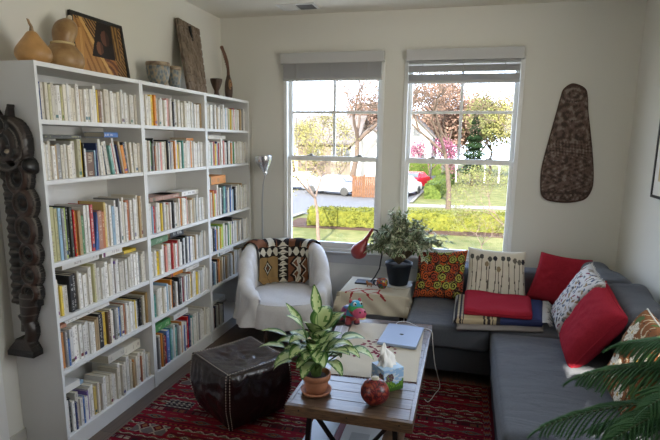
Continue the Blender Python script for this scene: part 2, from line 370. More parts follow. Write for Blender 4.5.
# rows: (height range m, tokens near->far). token = colour [thickness mm] [:height cm] [< lean deg] ; '_' gap mm ; H entries lie flat on top
ROWS = {
 (0, 0): ((.165, .185), "G14 n20 c c i16 c c w26 i14 c w c c w26:19 t12 c w c w16 c w:19.5 y12 B26 w c28 c26 w w c28 c w:19.5 c w c c w c", []),
 (0, 1): ((.165, .19), "r10 c w16 c18 w t14 e26 c w16 c w16 w i26:20 y18:19.5 k8 w:15 B60:13 s12:14 n10 w16 w20:20<4 c16<6 k18<8 c14<9 w<9 p20<9 c14<10 r8<10 w18:21<10 k14<11 n10<11 t18<11 o26<11 k<8 c16<6 c<4", [(.05, .32, 'd', .02), (.50, .62, 'b', .03)]),
 (0, 2): ((.24, .275), "i44:28 i22:27 s20:27 e18:26.5 l22:26.5 k18:27 d20:26.5 r12:25 o22:24 t24:24 G22:21 w14:25 w22:26 w18:26 r24:26 b14:22<-7 b12:22<-6 T36:22 T24:21 y18:26 o8:26 w16:25 w22:24 s26:23 w16 w:22 e12 w16:25 c18 w:24 T36:25", []),
 (0, 3): ((.175, .21), "c26:20 c14 y18:16 w20:15 w24:15 k28:20 k28:20 c14:21 w w c w16 w i14:22 c24:22 w w16 w w c w:22 r8 w16 v12:19 w c w16 w w c w w", [(.12, .4, 'w', .05), (.42, .6, 'w', .04), (.60, .72, 'y', .02)]),
 (0, 4): ((.175, .205), "B26 o14 e18 b14:15 w26 w w26 w w w26 w w t16 t14 k34:21 n12 y26:20 B24:20 c w e20 c b16 c T14 w16 c w24 c y16 w16 k20 k22", [(.0, .10, 'T', .02), (.10, .45, 'w', .02)]),
 (0, 5): ((.16, .21), "w w16 k14 w n14:16 c w b14 w26:15 v14 w16 w26 y22:17 c t18 w16 w:20 c28:19 c w26 w c w24:22 c24 w16 c w28:23 c t14 o14 c w16 c T12 c w16 s14 w c", [(.0, .17, 'w', .04), (.10, .20, 's', .02), (.40, .55, 'c', .05), (.56, .72, 'c', .06)]),
 (1, 0): ((.165, .19), "w16 n14 w c w16 c y24:19.5 o22:19.5 c c w16 w c w P26:18.5 w16 c k16 c w c w16 k10 c w c28 w c", []),
 (1, 1): ((.175, .20), "m22:20 m10 w c16 G22 e14 k14:21 T14:16 c w P20 t12 c w16 c k12:20 c16 n10 w w o16 n14 w y20:17 c16 w p14 c P14 c w c o20 w", [(.6, .7, 'o', .02)]),
 (1, 2): ((.17, .205), "w20 w c24 s14 r20:18 w16 c w24 y14:19 t14 e14 w c P14 w16 c k16 w t12 B14 c w16 o14 c w e12 c P12 w16 c", [(.1, .45, 'T', .03), (.3, .44, 'k', .03), (.5, .74, 'w', .035)]),
 (1, 3): ((.17, .205), "p14 w w:17 c y40:16 w c p14:18 P20 o16:19 c w r16 c w24 P12 r12 c w k22:20 w k24:21 w n12 w w c t14 w c", [(.02, .28, 'G', .045), (.32, .5, 'k', .05)]),
 (1, 4): ((.17, .205), "w w p20:16 c w24 w c w s14 w c o24:21 k24:20 w T14 k34:21 w r12 m16:19 w n14 w c y16 T14 c w c y26", [(.3, .46, 'o', .03), (.5, .7, 'w', .03)]),
 (1, 5): ((.20, .25), "k20 k26 e16 c o12 B18 m34:21 b36:24 w12:20 p20 s24:22 w16 p24:22 e24 w o12 w b16 w m14 r20:25 n24:26 w p16 w g20 w", [(.02, .26, 'G', .05), (.3, .5, 'w', .04)]),
 (2, 0): ((.165, .19), "w c16 c w c w24 c n12 w c t14 c w16 e16 c w24:20 c s14 w w16 i22 w y12 c w r14 w24 c", []),
 (2, 1): ((.175, .20), "G16 p14 w c p30:18 w P14 y20:17 c16 n14 w r14 c w28:21 w16 P16 w w k16:20 c w n12 o16 w y12 G16 w", [(.1, .4, 'c', .03)]),
 (2, 2): ((.18, .24), "k12 r14 P16 T14 c o18 l14 r10 w P16 e14 w26:25 w24 B24 k24:23 p34:23 n22:23 k16 w c b18 w e24 s26 k w", [(.0, .14, 'w', .10), (.16, .42, 'o', .07)]),
 (2, 3): ((.175, .21), "o22 t14 c w k22 b16 w o12 s14 G14 w y12 w16 l24 l14:20 w26 k12 w e14 G12 w24 l14 w16 k20:24 w b12 w", []),
 (2, 4): ((.18, .21), "w16 B20 k22 n24 s12 w k16 T30 o14 w16 t20 c r10 k16 w t22 t24 w16 c", [(.2, .5, 'w', .03)]),
 (2, 5): ((.17, .20), "k20 e16 w m16 k14 n16 w k22 B14 w c k16", [(.05, .3, 'g', .03)]),
}
CAM = Vector((2.254, -4.459, 1.672))
plan = []
SHN = ['top', 'second', 'third', 'fourth', 'fifth', 'bottom']
ORD = ['first', 'second', 'third', 'fourth', 'fifth', 'sixth', 'seventh', 'eighth', 'ninth', 'tenth', '11th', '12th', '13th', '14th', '15th', '16th', '17th', '18th', '19th', '20th', '21st', '22nd', '23rd', '24th', '25th', '26th', '27th', '28th', '29th', '30th', '31st', '32nd', '33rd', '34th', '35th', '36th', '37th', '38th', '39th', '40th', '41st', '42nd', '43rd', '44th', '45th', '46th', '47th', '48th', '49th', '50th', '51st', '52nd', '53rd']
import re
for (u, r), (hr, toks, flats) in ROWS.items():
    toks = toks.split(); y0 = Y0+.8*u+.0175; y1 = Y0+.8*(u+1)-.0175; zs = SH[r]
    L = []
    tot = 0
    for tk in toks:
        m = re.match(r'([A-Za-z_])(\d+)?(?::([\d.]+))?(?:<(-?\d+))?', tk)
        th = float(m.group(2))/1000 if m.group(2) else RND.uniform(.019, .025)
        h = float(m.group(3))/100 if m.group(3) else RND.uniform(*hr)
        an = math.radians(float(m.group(4))) if m.group(4) else 0
        L.append([m.group(1), th, h, an]); tot += th/math.cos(an)
    room = y1-y0-.004
    if (u, r) == (2, 5): room *= .62
    if tot < room*.93 and (u, r) != (2, 5):   # fill up with more volumes of the same mix
        while tot < room-.022:
            code = RND.choice('ccwwwcwgtecw'); th = RND.uniform(.016, .024); L.append([code, th, RND.uniform(*hr), 0]); tot += th
    sc = room/tot if tot > room*.8 else 1
    y = y0+.001
    tops = []
    for k, (code, th, h, an) in enumerate(L):
        th = th*sc; w = th/math.cos(an)
        leanroom = 0
        if an < 0:  # leaning to the far side: shift handled by neighbours being shorter
            pass
        d = RND.uniform(.125, .15) if h < .205 else RND.uniform(.16, .19)
        xf = XF-.014-RND.uniform(0, .018) if r else XF-.018-RND.uniform(0, .014)
        plan.append(dict(u=u, r=r, k=k, code=code, t=th-.0008, h=h, d=d, an=an, x=xf, y=y+w/2, z=zs+abs(math.sin(an))*th/2+.0003, flat=0, n=len(L)))
        tops.append((y, y+w, h*math.cos(an)+th*abs(math.sin(an)))); y += w
    for q, (fa, fb, code, th) in enumerate(flats):   # lying flat on the row behind the spines
        ya, yb = y0+fa, y0+fb; zt = max([tp for (a, b_, tp) in tops if b_ > ya and a < yb] or [.2])
        zceil = (SH[r-1]-.022) if r else TOPZ-.022
        th = min(th, zceil-(zs+zt)-.004)
        if th < .008: continue
        plan.append(dict(u=u, r=r, k=q, code=code, t=th, h=yb-ya, d=.14, an=0, x=XF-.05-RND.uniform(0, .02), y=(ya+yb)/2, z=zs+zt+.001, flat=1, n=len(flats)))
for b_ in plan:
    c = Vector((b_['x'], b_['y'], b_['z']+.1)); dv = c-CAM
    b_['s'] = b_['t']*b_['h']*abs(dv.normalized().x)/((c-CAM).length_squared)
plan.sort(key=lambda q: -q['s'])
near, rest = plan[:300], plan[300:]
def bmatrix(q):
    if q['flat']: return Matrix.Translation((q['x'], q['y']-q['h']/2, q['z']+q['t']/2)) @ Matrix.Rotation(-PI/2, 4, 'X')
    return Matrix.Translation((q['x'], q['y'], q['z'])) @ Matrix.Rotation(q['an'], 4, 'X')
for q in near:
    mb = MB(); book_mesh(mb, q['t'], q['h'], q['d'])
    o = mb.build('book', [cover(q['code']), page_m]); o.matrix_world = bmatrix(q)
    colour = PAL[q['code']][1]
    if q['flat']:
        lab = '%s book lying flat over the %s-shelf books of the %s bookcase, %s from left' % (colour, SHN[q['r']], NAMES[q['u']], ORD[q['k']])
    else:
        size = ('thick ' if q['t'] > .030 else 'thin ' if q['t'] < .015 else '')+('tall ' if q['h'] > .225 else 'short ' if q['h'] < .162 else '')
        fromr = q['n']-1-q['k']
        pos = '%s from left' % ORD[q['k']] if q['k'] <= fromr else '%s from right' % ORD[fromr]
        lab = '%s%s%s book, %s, %s shelf of the %s bookcase' % (size, colour, ' leaning' if abs(q['an']) > .03 else '', pos, SHN[q['r']], NAMES[q['u']])
    tag(o, lab, 'book', 'books on the shelves of the white bookcases')
mb = MB(); keys = []
for q in rest:
    nm = q['code']
    if nm not in keys: keys.append(nm)
for q in rest: book_mesh(mb, q['t'], q['h'], q['d'], keys.index(q['code']), len(keys), bmatrix(q))
tag(mb.build('book', [cover(c) for c in keys]+[page_m]), 'many small and thin books filling the rest of the bookcases, mostly the far one', 'book', 'books on the shelves of the white bookcases', 'stuff')

# ------------------------------------------------------------------ things on top of the bookcases
TZ = TOPZ
def smooth_prof(pts, k=4):
    out = []
    P = [pts[0]]+list(pts)+[pts[-1]]
    for i in range(1, len(P)-2):
        for j in range(k):
            t = j/k; a, b_, c, d_ = [Vector((*P[i+m], 0)) for m in (-1, 0, 1, 2)]
            q = .5*((2*b_)+(-a+c)*t+(2*a-5*b_+4*c-d_)*t*t+(-a+3*b_-3*c+d_)*t**3); out.append((max(q.x, .0005), q.y))
    out.append(pts[-1]); return out
gourd_m = pmat('gourd_skin', (.46, .25, .09), .42, var=.25, vscale=9, bump=.15, bscale=25)
gourd2_m = pmat('pale_gourd_skin', (.40, .25, .11), .4, col2=(.24, .13, .05), vscale=14, bump=.15, bscale=25)
stem_m = pmat('dry_stem', (.33, .22, .12), .8, var=.3, vscale=40)
t = thing('gourd', 'pear-shaped tan gourd with dry curled stem, leftmost on the bookcase top', 'gourd', (.19, -2.34, TZ))
MB().lathe(smooth_prof([(.02, TZ+.001), (.058, TZ+.003), (.080, TZ+.030), (.078, TZ+.062), (.057, TZ+.094), (.038, TZ+.120), (.020, TZ+.145), (.004, TZ+.150)]), (.19, -2.34, 0), 40).build('gourd_body', gourd_m, t)
MB().tube([(.19, -2.34, TZ+.145), (.192, -2.342, TZ+.17), (.188, -2.348, TZ+.185), (.19, -2.355, TZ+.198), (.19, -2.362, TZ+.20)], [.011, .007, .006, .005, .003], 8).build('stem', stem_m, t)
t = thing('gourd', 'bottle-shaped double gourd with cord around its waist, on the bookcase top', 'gourd', (.12, -2.07, TZ))
b = MB(); b.lathe(smooth_prof([(.02, TZ+.001), (.075, TZ+.004), (.100, TZ+.04), (.096, TZ+.085), (.068, TZ+.125), (.050, TZ+.142), (.054, TZ+.165), (.061, TZ+.20), (.058, TZ+.235), (.042, TZ+.262), (.018, TZ+.277), (.004, TZ+.279)]), (.12, -2.07, 0), 40)
b.v = [(x, y+max(0, z-TZ-.13)*.30, z) for x, y, z in b.v]
b.build('gourd_body', gourd2_m, t)
MB().lathe([(.052, TZ+.135), (.058, TZ+.137), (.060, TZ+.142), (.058, TZ+.147), (.052, TZ+.149)], (.12, -2.07, 0), 32).build('waist_cord', pmat('straw_cord', (.58, .45, .24), .8, bump=.5, bscale=300), t)
MB().tube([(.122, -2.02, TZ+.262), (.124, -2.012, TZ+.282), (.127, -2.005, TZ+.296)], [.014, .015, .009], 10).build('stem', pmat('pale_stem', (.6, .52, .4), .8), t)

def quadpts(BL, BR, TR, TL): return lambda u, v: BL.lerp(BR, u).lerp(TL.lerp(TR, u), v)
def slab(b, Q, th, mi=0):   # thickened quad; Q=(BL,BR,TR,TL) front face
    nrm = (Q[1]-Q[0]).cross(Q[3]-Q[0]).normalized()
    B = [q-nrm*th for q in Q]; vs = [q[:] for q in Q]+[q[:] for q in B]
    b.add(vs, [(0, 1, 2, 3), (7, 6, 5, 4), (0, 4, 5, 1), (1, 5, 6, 2), (2, 6, 7, 3), (3, 7, 4, 0)], mi); return b
# framed picture leaning on the wall
t = thing('framed_picture', 'dark framed picture of draped figures leaning on wall behind gourds', 'picture', (.1, -1.8, TZ))
Q = [V(.06, -1.925, TZ+.002), V(.06, -1.42, TZ+.002), V(.026, -1.44, TZ+.365), V(.026, -1.89, TZ+.362)]
F = quadpts(*Q); blackf = pmat('black_frame', (.015, .014, .013), .35)
b = MB()
for (u0, u1, v0, v1) in ((0, 1, 0, .055), (0, 1, .945, 1), (0, .045, .055, .945), (.955, 1, .055, .945)): slab(b, [F(u0, v0), F(u1, v0), F(u1, v1), F(u0, v1)], .018)
b.build('frame', blackf, t)
def art(u, v):
    def el(cx, cy, rx, ry): return ((u-cx)/rx)**2+((v-cy)/ry)**2 < 1
    tan = (.44, .22, .07); lt = (.62, .37, .13); dk = (.018, .012, .01); br = (.15, .06, .03)
    if el(.62, .72, .09, .14): return (.13, .055, .035) if u < .63 else (.05, .022, .016)
    if el(.49, .52, .07, .12): return (.20, .085, .045) if u < .5 else (.1, .04, .025)
    if u < .10+.5*(1-v)*.0+.1 and u > .06 and v < .9-.1: return tan if (u*40) % 1 > .15 else lt
    if v > .35 and u > .32+.25*(v-.35) and u < .93 and v > .3+.5*abs(u-.62)*0: return dk if u < .78 else ((.30, .17, .05) if math.sin(u*90+v*4) > .2 else (.10, .05, .02))
    d_ = u-.2-(.9-v)*.55
    if abs(d_) < .035: return lt
    if d_ < 0 and v < .95: return tan if math.sin((u+v*.35)*60) > -.4 else (.28, .13, .04)
    if ((u-.62)/.2)**2+((v-.22)/.2)**2 < 1: return (.34, .15, .05) if math.sin(60*math.hypot(u-.55, v-.05)) > 0 else br
    return (.36, .20, .07) if math.sin((u*1.4+v)*70) > .1 else (.06, .03, .018)
nq = (Q[1]-Q[0]).cross(Q[3]-Q[0]).normalized()
MB().grid(lambda u, v: F(.04+.92*u, .05+.9*v)-nq*.006, 90, 60, colf=art, sm=False).build('canvas', attrmat('painted_canvas', .5, .1), t)

# ceramic pots
glz = bpy.data.materials.new('glazed_pottery'); n, l, p = nt(glz)
tc = n.new('ShaderNodeTexCoord'); vo = n.new('ShaderNodeTexVoronoi'); vo.inputs['Scale'].default_value = 55; mp = n.new('ShaderNodeMapping'); mp.inputs['Scale'].default_value = (1, 1, .6)
l.new(tc.outputs['Object'], mp.inputs[0]); l.new(mp.outputs[0], vo.inputs['Vector']); rp = n.new('ShaderNodeValToRGB')
rp.color_ramp.elements[0].position = .25; rp.color_ramp.elements[0].color = (.10, .13, .16, 1); rp.color_ramp.elements[1].position = .7; rp.color_ramp.elements[1].color = (.33, .27, .19, 1)
e = rp.color_ramp.elements.new(.5); e.color = (.20, .22, .22, 1); l.new(vo.outputs['Distance'], rp.inputs[0]); l.new(rp.outputs[0], p.inputs['Base Color']); p.inputs['Roughness'].default_value = .4
bp_ = n.new('ShaderNodeBump'); bp_.inputs['Strength'].default_value = .5; bp_.inputs['Distance'].default_value = .005; l.new(vo.outputs['Distance'], bp_.inputs['Height']); l.new(bp_.outputs[0], p.inputs['Normal'])
rim_m = pmat('pottery_rim', (.42, .33, .22), .5, col2=(.16, .11, .08), vscale=30)
def pot(y, x, r, h, lab):
    t = thing('ceramic_pot', lab, 'pot', (x, y, TZ), 'speckled ceramic pots')
    MB().lathe(smooth_prof([(r*.45, TZ+.001), (r*.5, TZ+.006), (r*.78, TZ+h*.25), (r*.97, TZ+h*.6), (r*.98, TZ+h*.84)])+[(r*.9, TZ+h*.84), (r*.86, TZ+h*.5), (r*.4, TZ+.02)], (x, y, 0), 40, fn=lambda a, z: 1+.012*math.sin(a*18)).build('pot_body', glz, t)
    MB().lathe([(r*.98, TZ+h*.84), (r*1.0, TZ+h*.9), (r*1.0, TZ+h*.98), (r*.97, TZ+h), (r*.91, TZ+h*.98), (r*.9, TZ+h*.84)], (x, y, 0), 40).build('rim', rim_m, t)
pot(-1.245, .15, .080, .165, 'larger of the two speckled grey ceramic pots on the middle bookcase')
pot(-1.045, .15, .052, .165, 'smaller speckled grey ceramic pot beside the leaning carved board')
# carved wooden board leaning on the wall
woodold = pmat('weathered_wood', (.26, .20, .15), .8, col2=(.12, .085, .06), vscale=18, bump=.9, bscale=40, stretch=(1, 3, .5))
t = thing('wooden_board', 'weathered carved wooden board leaning on the wall above the middle bookcase', 'board', (.12, -.75, TZ))
Q = [V(.215, -.95, TZ+.012), V(.215, -.68, TZ+.012), V(.04, -.455, TZ+.545), V(.04, -.785, TZ+.565)]
F = quadpts(*Q); nq = (Q[1]-Q[0]).cross(Q[3]-Q[0]).normalized()
def bf(u, v):
    carve = 0
    for k in range(1, 9):
        if abs(v-k/9-.02*math.sin(u*9)) < .012: carve = .006
    for k in range(1, 5):
        if abs(u-k/5-.02*math.sin(v*14)) < .018: carve = max(carve, .005)
    return F(u, v)-nq*carve
b = MB(); b.grid(bf, 40, 70, sm=False); slab(b, [q-nq*.007 for q in Q], .018)
b.build('board_panel', woodold, t)
MB().box(-.006, .006, -.01, .01, -.07, .07, M=Matrix.Translation(F(.52, .82)) @ Matrix.Rotation(.25, 4, 'X')).build('keyhole_slot', pmat('black_slot', (.01, .01, .01), .9), t)
# goblet
dkw = pmat('dark_wood', (.065, .035, .022), .5, var=.4, vscale=25, bump=.3)
tag(MB().lathe(smooth_prof([(.03, TZ+.001), (.032, TZ+.012), (.022, TZ+.03), (.018, TZ+.055), (.032, TZ+.085), (.048, TZ+.13), (.050, TZ+.155)])+[(.044, TZ+.155), (.025, TZ+.10), (.002, TZ+.09)], (.15, -.40, 0), 28, fn=lambda a, z: 1+.04*math.sin(a*10)).build('wooden_goblet', dkw), 'small dark carved wooden cup on a foot, beside the leaning board', 'cup')
# figure with long neck
t = thing('carved_figure', 'dark carved face figure with long curved notched neck, at window end of the bookcase top', 'carving', (.15, -.17, TZ))
MB().lathe(smooth_prof([(.012, TZ+.001), (.026, TZ+.01), (.033, TZ+.05), (.036, TZ+.10), (.031, TZ+.15), (.02, TZ+.19), (.014, TZ+.215)]), (.15, -.17, 0), 20).build('figure_body', dkw, t)
f = MB().ell((.176, -.192, TZ+.13), (.014, .022, .045), 0, 14); f.tube([(.191, -.195, TZ+.15), (.193, -.197, TZ+.12)], [.004, .007], 6)
fc = f.build('face', pmat('tan_wood', (.34, .19, .09), .5), t)
for s in (-1, 1): MB().ell((.187, -.194+s*.009, TZ+.146), (.004, .006, .004), 0, 8).build('eye', pmat('black_slot', (.01, .01, .01), .9), fc)
MB().ell((.188, -.197, TZ+.103), (.004, .009, .004), 0, 8).build('mouth', pmat('black_slot', (.01, .01, .01), .9), fc)
pts = [(.15, -.17, TZ+.20), (.15, -.172, TZ+.26), (.15, -.19, TZ+.32), (.15, -.225, TZ+.37), (.15, -.265, TZ+.41), (.15, -.285, TZ+.43), (.155, -.30, TZ+.425)]
b = MB().tube(pts, [.015, .013, .014, .015, .014, .016, .01], 10)
for k in range(9):
    q = Vector(pts[1]).lerp(Vector(pts[4]), k/8); b.ell((q.x, q.y-.014, q.z), (.01, .008, .006), 0, 8)
b.build('neck', pmat('reddish_wood', (.15, .07, .04), .5, var=.3), t)

# ------------------------------------------------------------------ carved hook figure on the side of the nearest bookcase
def ring(dx, dz, rx, rz, rot=0):
    c, s = math.cos(rot), math.sin(rot); x, z = dx*c+dz*s, -dx*s+dz*c
    return math.sqrt((x/rx)**2+(z/rz)**2)
LOBES = [(.165, 1.475, .075, .10, -.2), (.185, 1.355, .07, .085, .1), (.185, 1.225, .068, .095, .15), (.19, 1.105, .062, .072, .1), (.185, 1.0, .06, .07, .1), (.175, .905, .058, .06, 0)]
def hook(x, z):
    """height above the plaque plane and colour class; None where cut away"""
    best = None
    def put(h, c):
        nonlocal best
        if best is None or h > best[0]: best = (h, c)
    r = ring(x-.135, z-1.63, .115, .135, -.15)          # head
    if r < 1:
        put(.05*math.sqrt(max(0, 1-r*r))+.02+.006*math.sin(r*16), 2 if .84 < r < .9 or .62 < r < .66 else (0 if math.sin(r*16) < 0 else 1))
    r = ring(x-.165, z-1.60, .072, .050, -.15)
    if r < 1: put(.078-.03*r+.006*math.cos(r*12), 3 if r < .22 else (2 if .8 < r < .95 else (0 if .25 < r < .6 else 1)))
    r = ring(x-.238, z-1.535, .028, .040, .3)                   # nose tip
    if r < 1: put(.06*math.sqrt(1-r*r), 0)
    r = ring(x-.12, z-1.72, .05, .05)
    if r < 1: put(.065+.006*math.cos(r*14), 2 if .75 < r < .9 else 0)
    for k, (hx, hz) in enumerate(((.14, 1.765), (.07, 1.775))):  # horns
        d_ = z-hz
        if -.04 < d_ < .055 and abs(x-hx-.25*d_*(1 if k == 0 else -2)) < .014*(1-max(0, d_)/.07): put(.03, 1)
    for (cx, cz, rx, rz, ro) in LOBES:
        r = ring(x-cx, z-cz, rx, rz, ro)
        if r < 1:
            put(.040+.010*math.cos(r*9.5)-.010*r, 2 if (.86 < r < .97 or .46 < r < .54) else (4 if .6 < r < .82 else (0 if .3 < r < .46 or r < .12 else 1)))
    if .84 < z < 1.62:                                    # backbone with notches
        cx = .085+.02*math.sin((z-.84)*3.2)-(.05 if z > 1.45 else 0)*(z-1.45)*6
        w = .042
        if abs(x-cx) < w: put(.035*math.sqrt(1-((x-cx)/w)**2)+.006*math.sin(z*150), 2 if math.sin(z*75) > .93 else (0 if math.sin(z*150) < -.2 else 1))
    if .83 < z < 1.60 and .06 < x < .22: 
        cx = .15; w = .075
        if abs(x-cx) < w: put(.026+.004*math.sin(z*120), 0)
    if .70 < z < .90:                                     # thigh, knee
        cx = lerp(.125, .16, (z-.70)/.20); w = lerp(.03, .065, sst(.70, .9, z))
        if abs(x-cx) < w: put(.05*math.sqrt(1-((x-cx)/w)**2), 2 if abs(math.sin(z*70)) > .97 else 1)
    if .62 < z < .78:                                     # bent leg
        cx = .115+.035*math.sin((z-.62)/.16*PI); w = .032
        if abs(x-cx) < w: put(.05*math.sqrt(1-((x-cx)/w)**2), 1)
    if .565 < z < .66:                                    # foot base
        a = sst(.66, .585, z); x0 = lerp(.075, .022, a); x1 = lerp(.15, .185, a)
        if x0 < x < x1: put(.055 if z < .595 else .05, 1 if z > .6 else 0)
    if best and math.hypot((x-.165)*1.0, (z-1.545)*1.6) < .02: return None
    return best
NX, NZ = 84, 380; x0_, x1_, z0_, z1_ = .0, .285, .56, 1.84
CC = [(.010, .009, .008), (.034, .023, .018), (.11, .095, .08), (.32, .27, .2), (.05, .026, .019)]
b = MB(); idx = {}; yb = Y0-.0015
Hh = {}
for j in range(NZ+1):
    for i in range(NX+1):
        x = lerp(x0_, x1_, i/NX); z = lerp(z0_, z1_, j/NZ); h = hook(x, z); Hh[i, j] = h
def vid(i, j):
    if (i, j) not in idx:
        h = Hh[i, j]; x = lerp(x0_, x1_, i/NX); z = lerp(z0_, z1_, j/NZ)
        idx[i, j] = len(b.v); b.v.append((x, yb-(h[0]*1.0+.008 if h else .004), z))
    return idx[i, j]
inside = {(i, j): sum(1 for a in (0, 1) for c in (0, 1) if Hh[i+a, j+c]) >= 3 for i in range(NX) for j in range(NZ)}
for (i, j), ok in inside.items():
    if not ok: continue
    f = (vid(i, j), vid(i+1, j), vid(i+1, j+1), vid(i, j+1)); hs = [Hh[i+a, j+c] for a in (0, 1) for c in (0, 1) if Hh[i+a, j+c]]
    b.f.append(f); b.mi.append(0); b.sm.append(True); b.col.append(CC[hs[0][1]])
    for (di, dj, e0, e1) in ((-1, 0, (i, j+1), (i, j)), (1, 0, (i+1, j), (i+1, j+1)), (0, -1, (i, j), (i+1, j)), (0, 1, (i+1, j+1), (i, j+1))):
        if not inside.get((i+di, j+dj), False):
            a, c = b.v[vid(*e0)], b.v[vid(*e1)]; o = len(b.v); b.v += [(a[0], yb, a[2]), (c[0], yb, c[2])]
            b.f.append((vid(*e0), o, o+1, vid(*e1))); b.mi.append(0); b.sm.append(False); b.col.append(CC[0])
tag(b.build('wooden_carving', attrmat('carved_wood', .38, .5, 120, spec=.5)), 'tall dark carved wooden figure with big eye and curling hooks, hung on the bookcase side', 'carving')

# ------------------------------------------------------------------ shield on the window wall, picture on right wall
OUT = [(3.004, 2.142), (3.06, 2.135), (3.115, 2.10), (3.135, 2.04), (3.150, 1.93), (3.179, 1.786), (3.208, 1.632), (3.232, 1.48), (3.240, 1.356), (3.222, 1.28), (3.187, 1.235), (3.12, 1.212), (3.04, 1.202), (2.95, 1.208), (2.895, 1.222), (2.858, 1.26), (2.846, 1.32), (2.84, 1.42), (2.848, 1.53), (2.877, 1.705), (2.912, 1.901), (2.935, 2.03), (2.952, 2.10)]
CX, CZ = 3.02, 1.62
def shield(u, v):
    a = u*len(OUT); i = int(a) % len(OUT); t = a-int(a)
    P = [Vector(OUT[(i+k-1) % len(OUT)]) for k in range(4)]
    q = .5*((2*P[1])+(-P[0]+P[2])*t+(2*P[0]-5*P[1]+4*P[2]-P[3])*t*t+(-P[0]+3*P[1]-3*P[2]+P[3])*t**3)
    x = lerp(CX, q.x, v); z = lerp(CZ+.0, q.y, v)
    return x, z
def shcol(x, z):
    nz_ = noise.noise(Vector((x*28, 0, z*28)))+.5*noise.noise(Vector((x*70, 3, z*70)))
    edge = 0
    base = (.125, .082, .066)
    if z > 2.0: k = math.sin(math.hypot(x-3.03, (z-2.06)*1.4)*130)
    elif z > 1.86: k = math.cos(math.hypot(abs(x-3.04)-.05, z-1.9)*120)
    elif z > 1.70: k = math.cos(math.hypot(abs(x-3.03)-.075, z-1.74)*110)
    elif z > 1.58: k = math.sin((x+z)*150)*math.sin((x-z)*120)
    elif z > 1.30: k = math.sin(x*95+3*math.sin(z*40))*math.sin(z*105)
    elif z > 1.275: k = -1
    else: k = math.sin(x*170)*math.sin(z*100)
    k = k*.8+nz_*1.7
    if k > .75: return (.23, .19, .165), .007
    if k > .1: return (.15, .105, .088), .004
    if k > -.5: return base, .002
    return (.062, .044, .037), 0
b = MB()
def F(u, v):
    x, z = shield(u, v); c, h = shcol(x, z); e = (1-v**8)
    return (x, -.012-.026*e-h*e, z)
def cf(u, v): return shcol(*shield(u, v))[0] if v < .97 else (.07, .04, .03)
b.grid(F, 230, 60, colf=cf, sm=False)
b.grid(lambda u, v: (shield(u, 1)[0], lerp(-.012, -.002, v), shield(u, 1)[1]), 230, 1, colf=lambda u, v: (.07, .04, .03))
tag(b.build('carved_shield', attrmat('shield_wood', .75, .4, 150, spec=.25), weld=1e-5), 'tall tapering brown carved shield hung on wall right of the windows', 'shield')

t = thing('framed_picture', 'thin black framed print with white mat on the right wall', 'picture', (XR, -.2, 1.6))
py1, py0, pz0, pz1 = -.66, -1.05, 1.335, 2.02
b = MB()
for (a, c, d_, e) in ((py0, py1, pz0, pz0+.018), (py0, py1, pz1-.018, pz1), (py0, py0+.018, pz0+.018, pz1-.018), (py1-.018, py1, pz0+.018, pz1-.018)): b.box(XR-.024, XR-.001, a, c, d_, e, bev=.002)
b.build('frame', blackf, t)
MB().box(XR-.016, XR-.002, py0+.018, py1-.018, pz0+.018, pz1-.018).build('mat_board', pmat('mat_white', (.75, .73, .68), .8), t)
MB().box(XR-.0175, XR-.016, py0+.10, py1-.09, pz0+.11, pz1-.11).build('print', pmat('print_ochre', (.50, .33, .14), .8, col2=(.62, .5, .3), vscale=6), t)
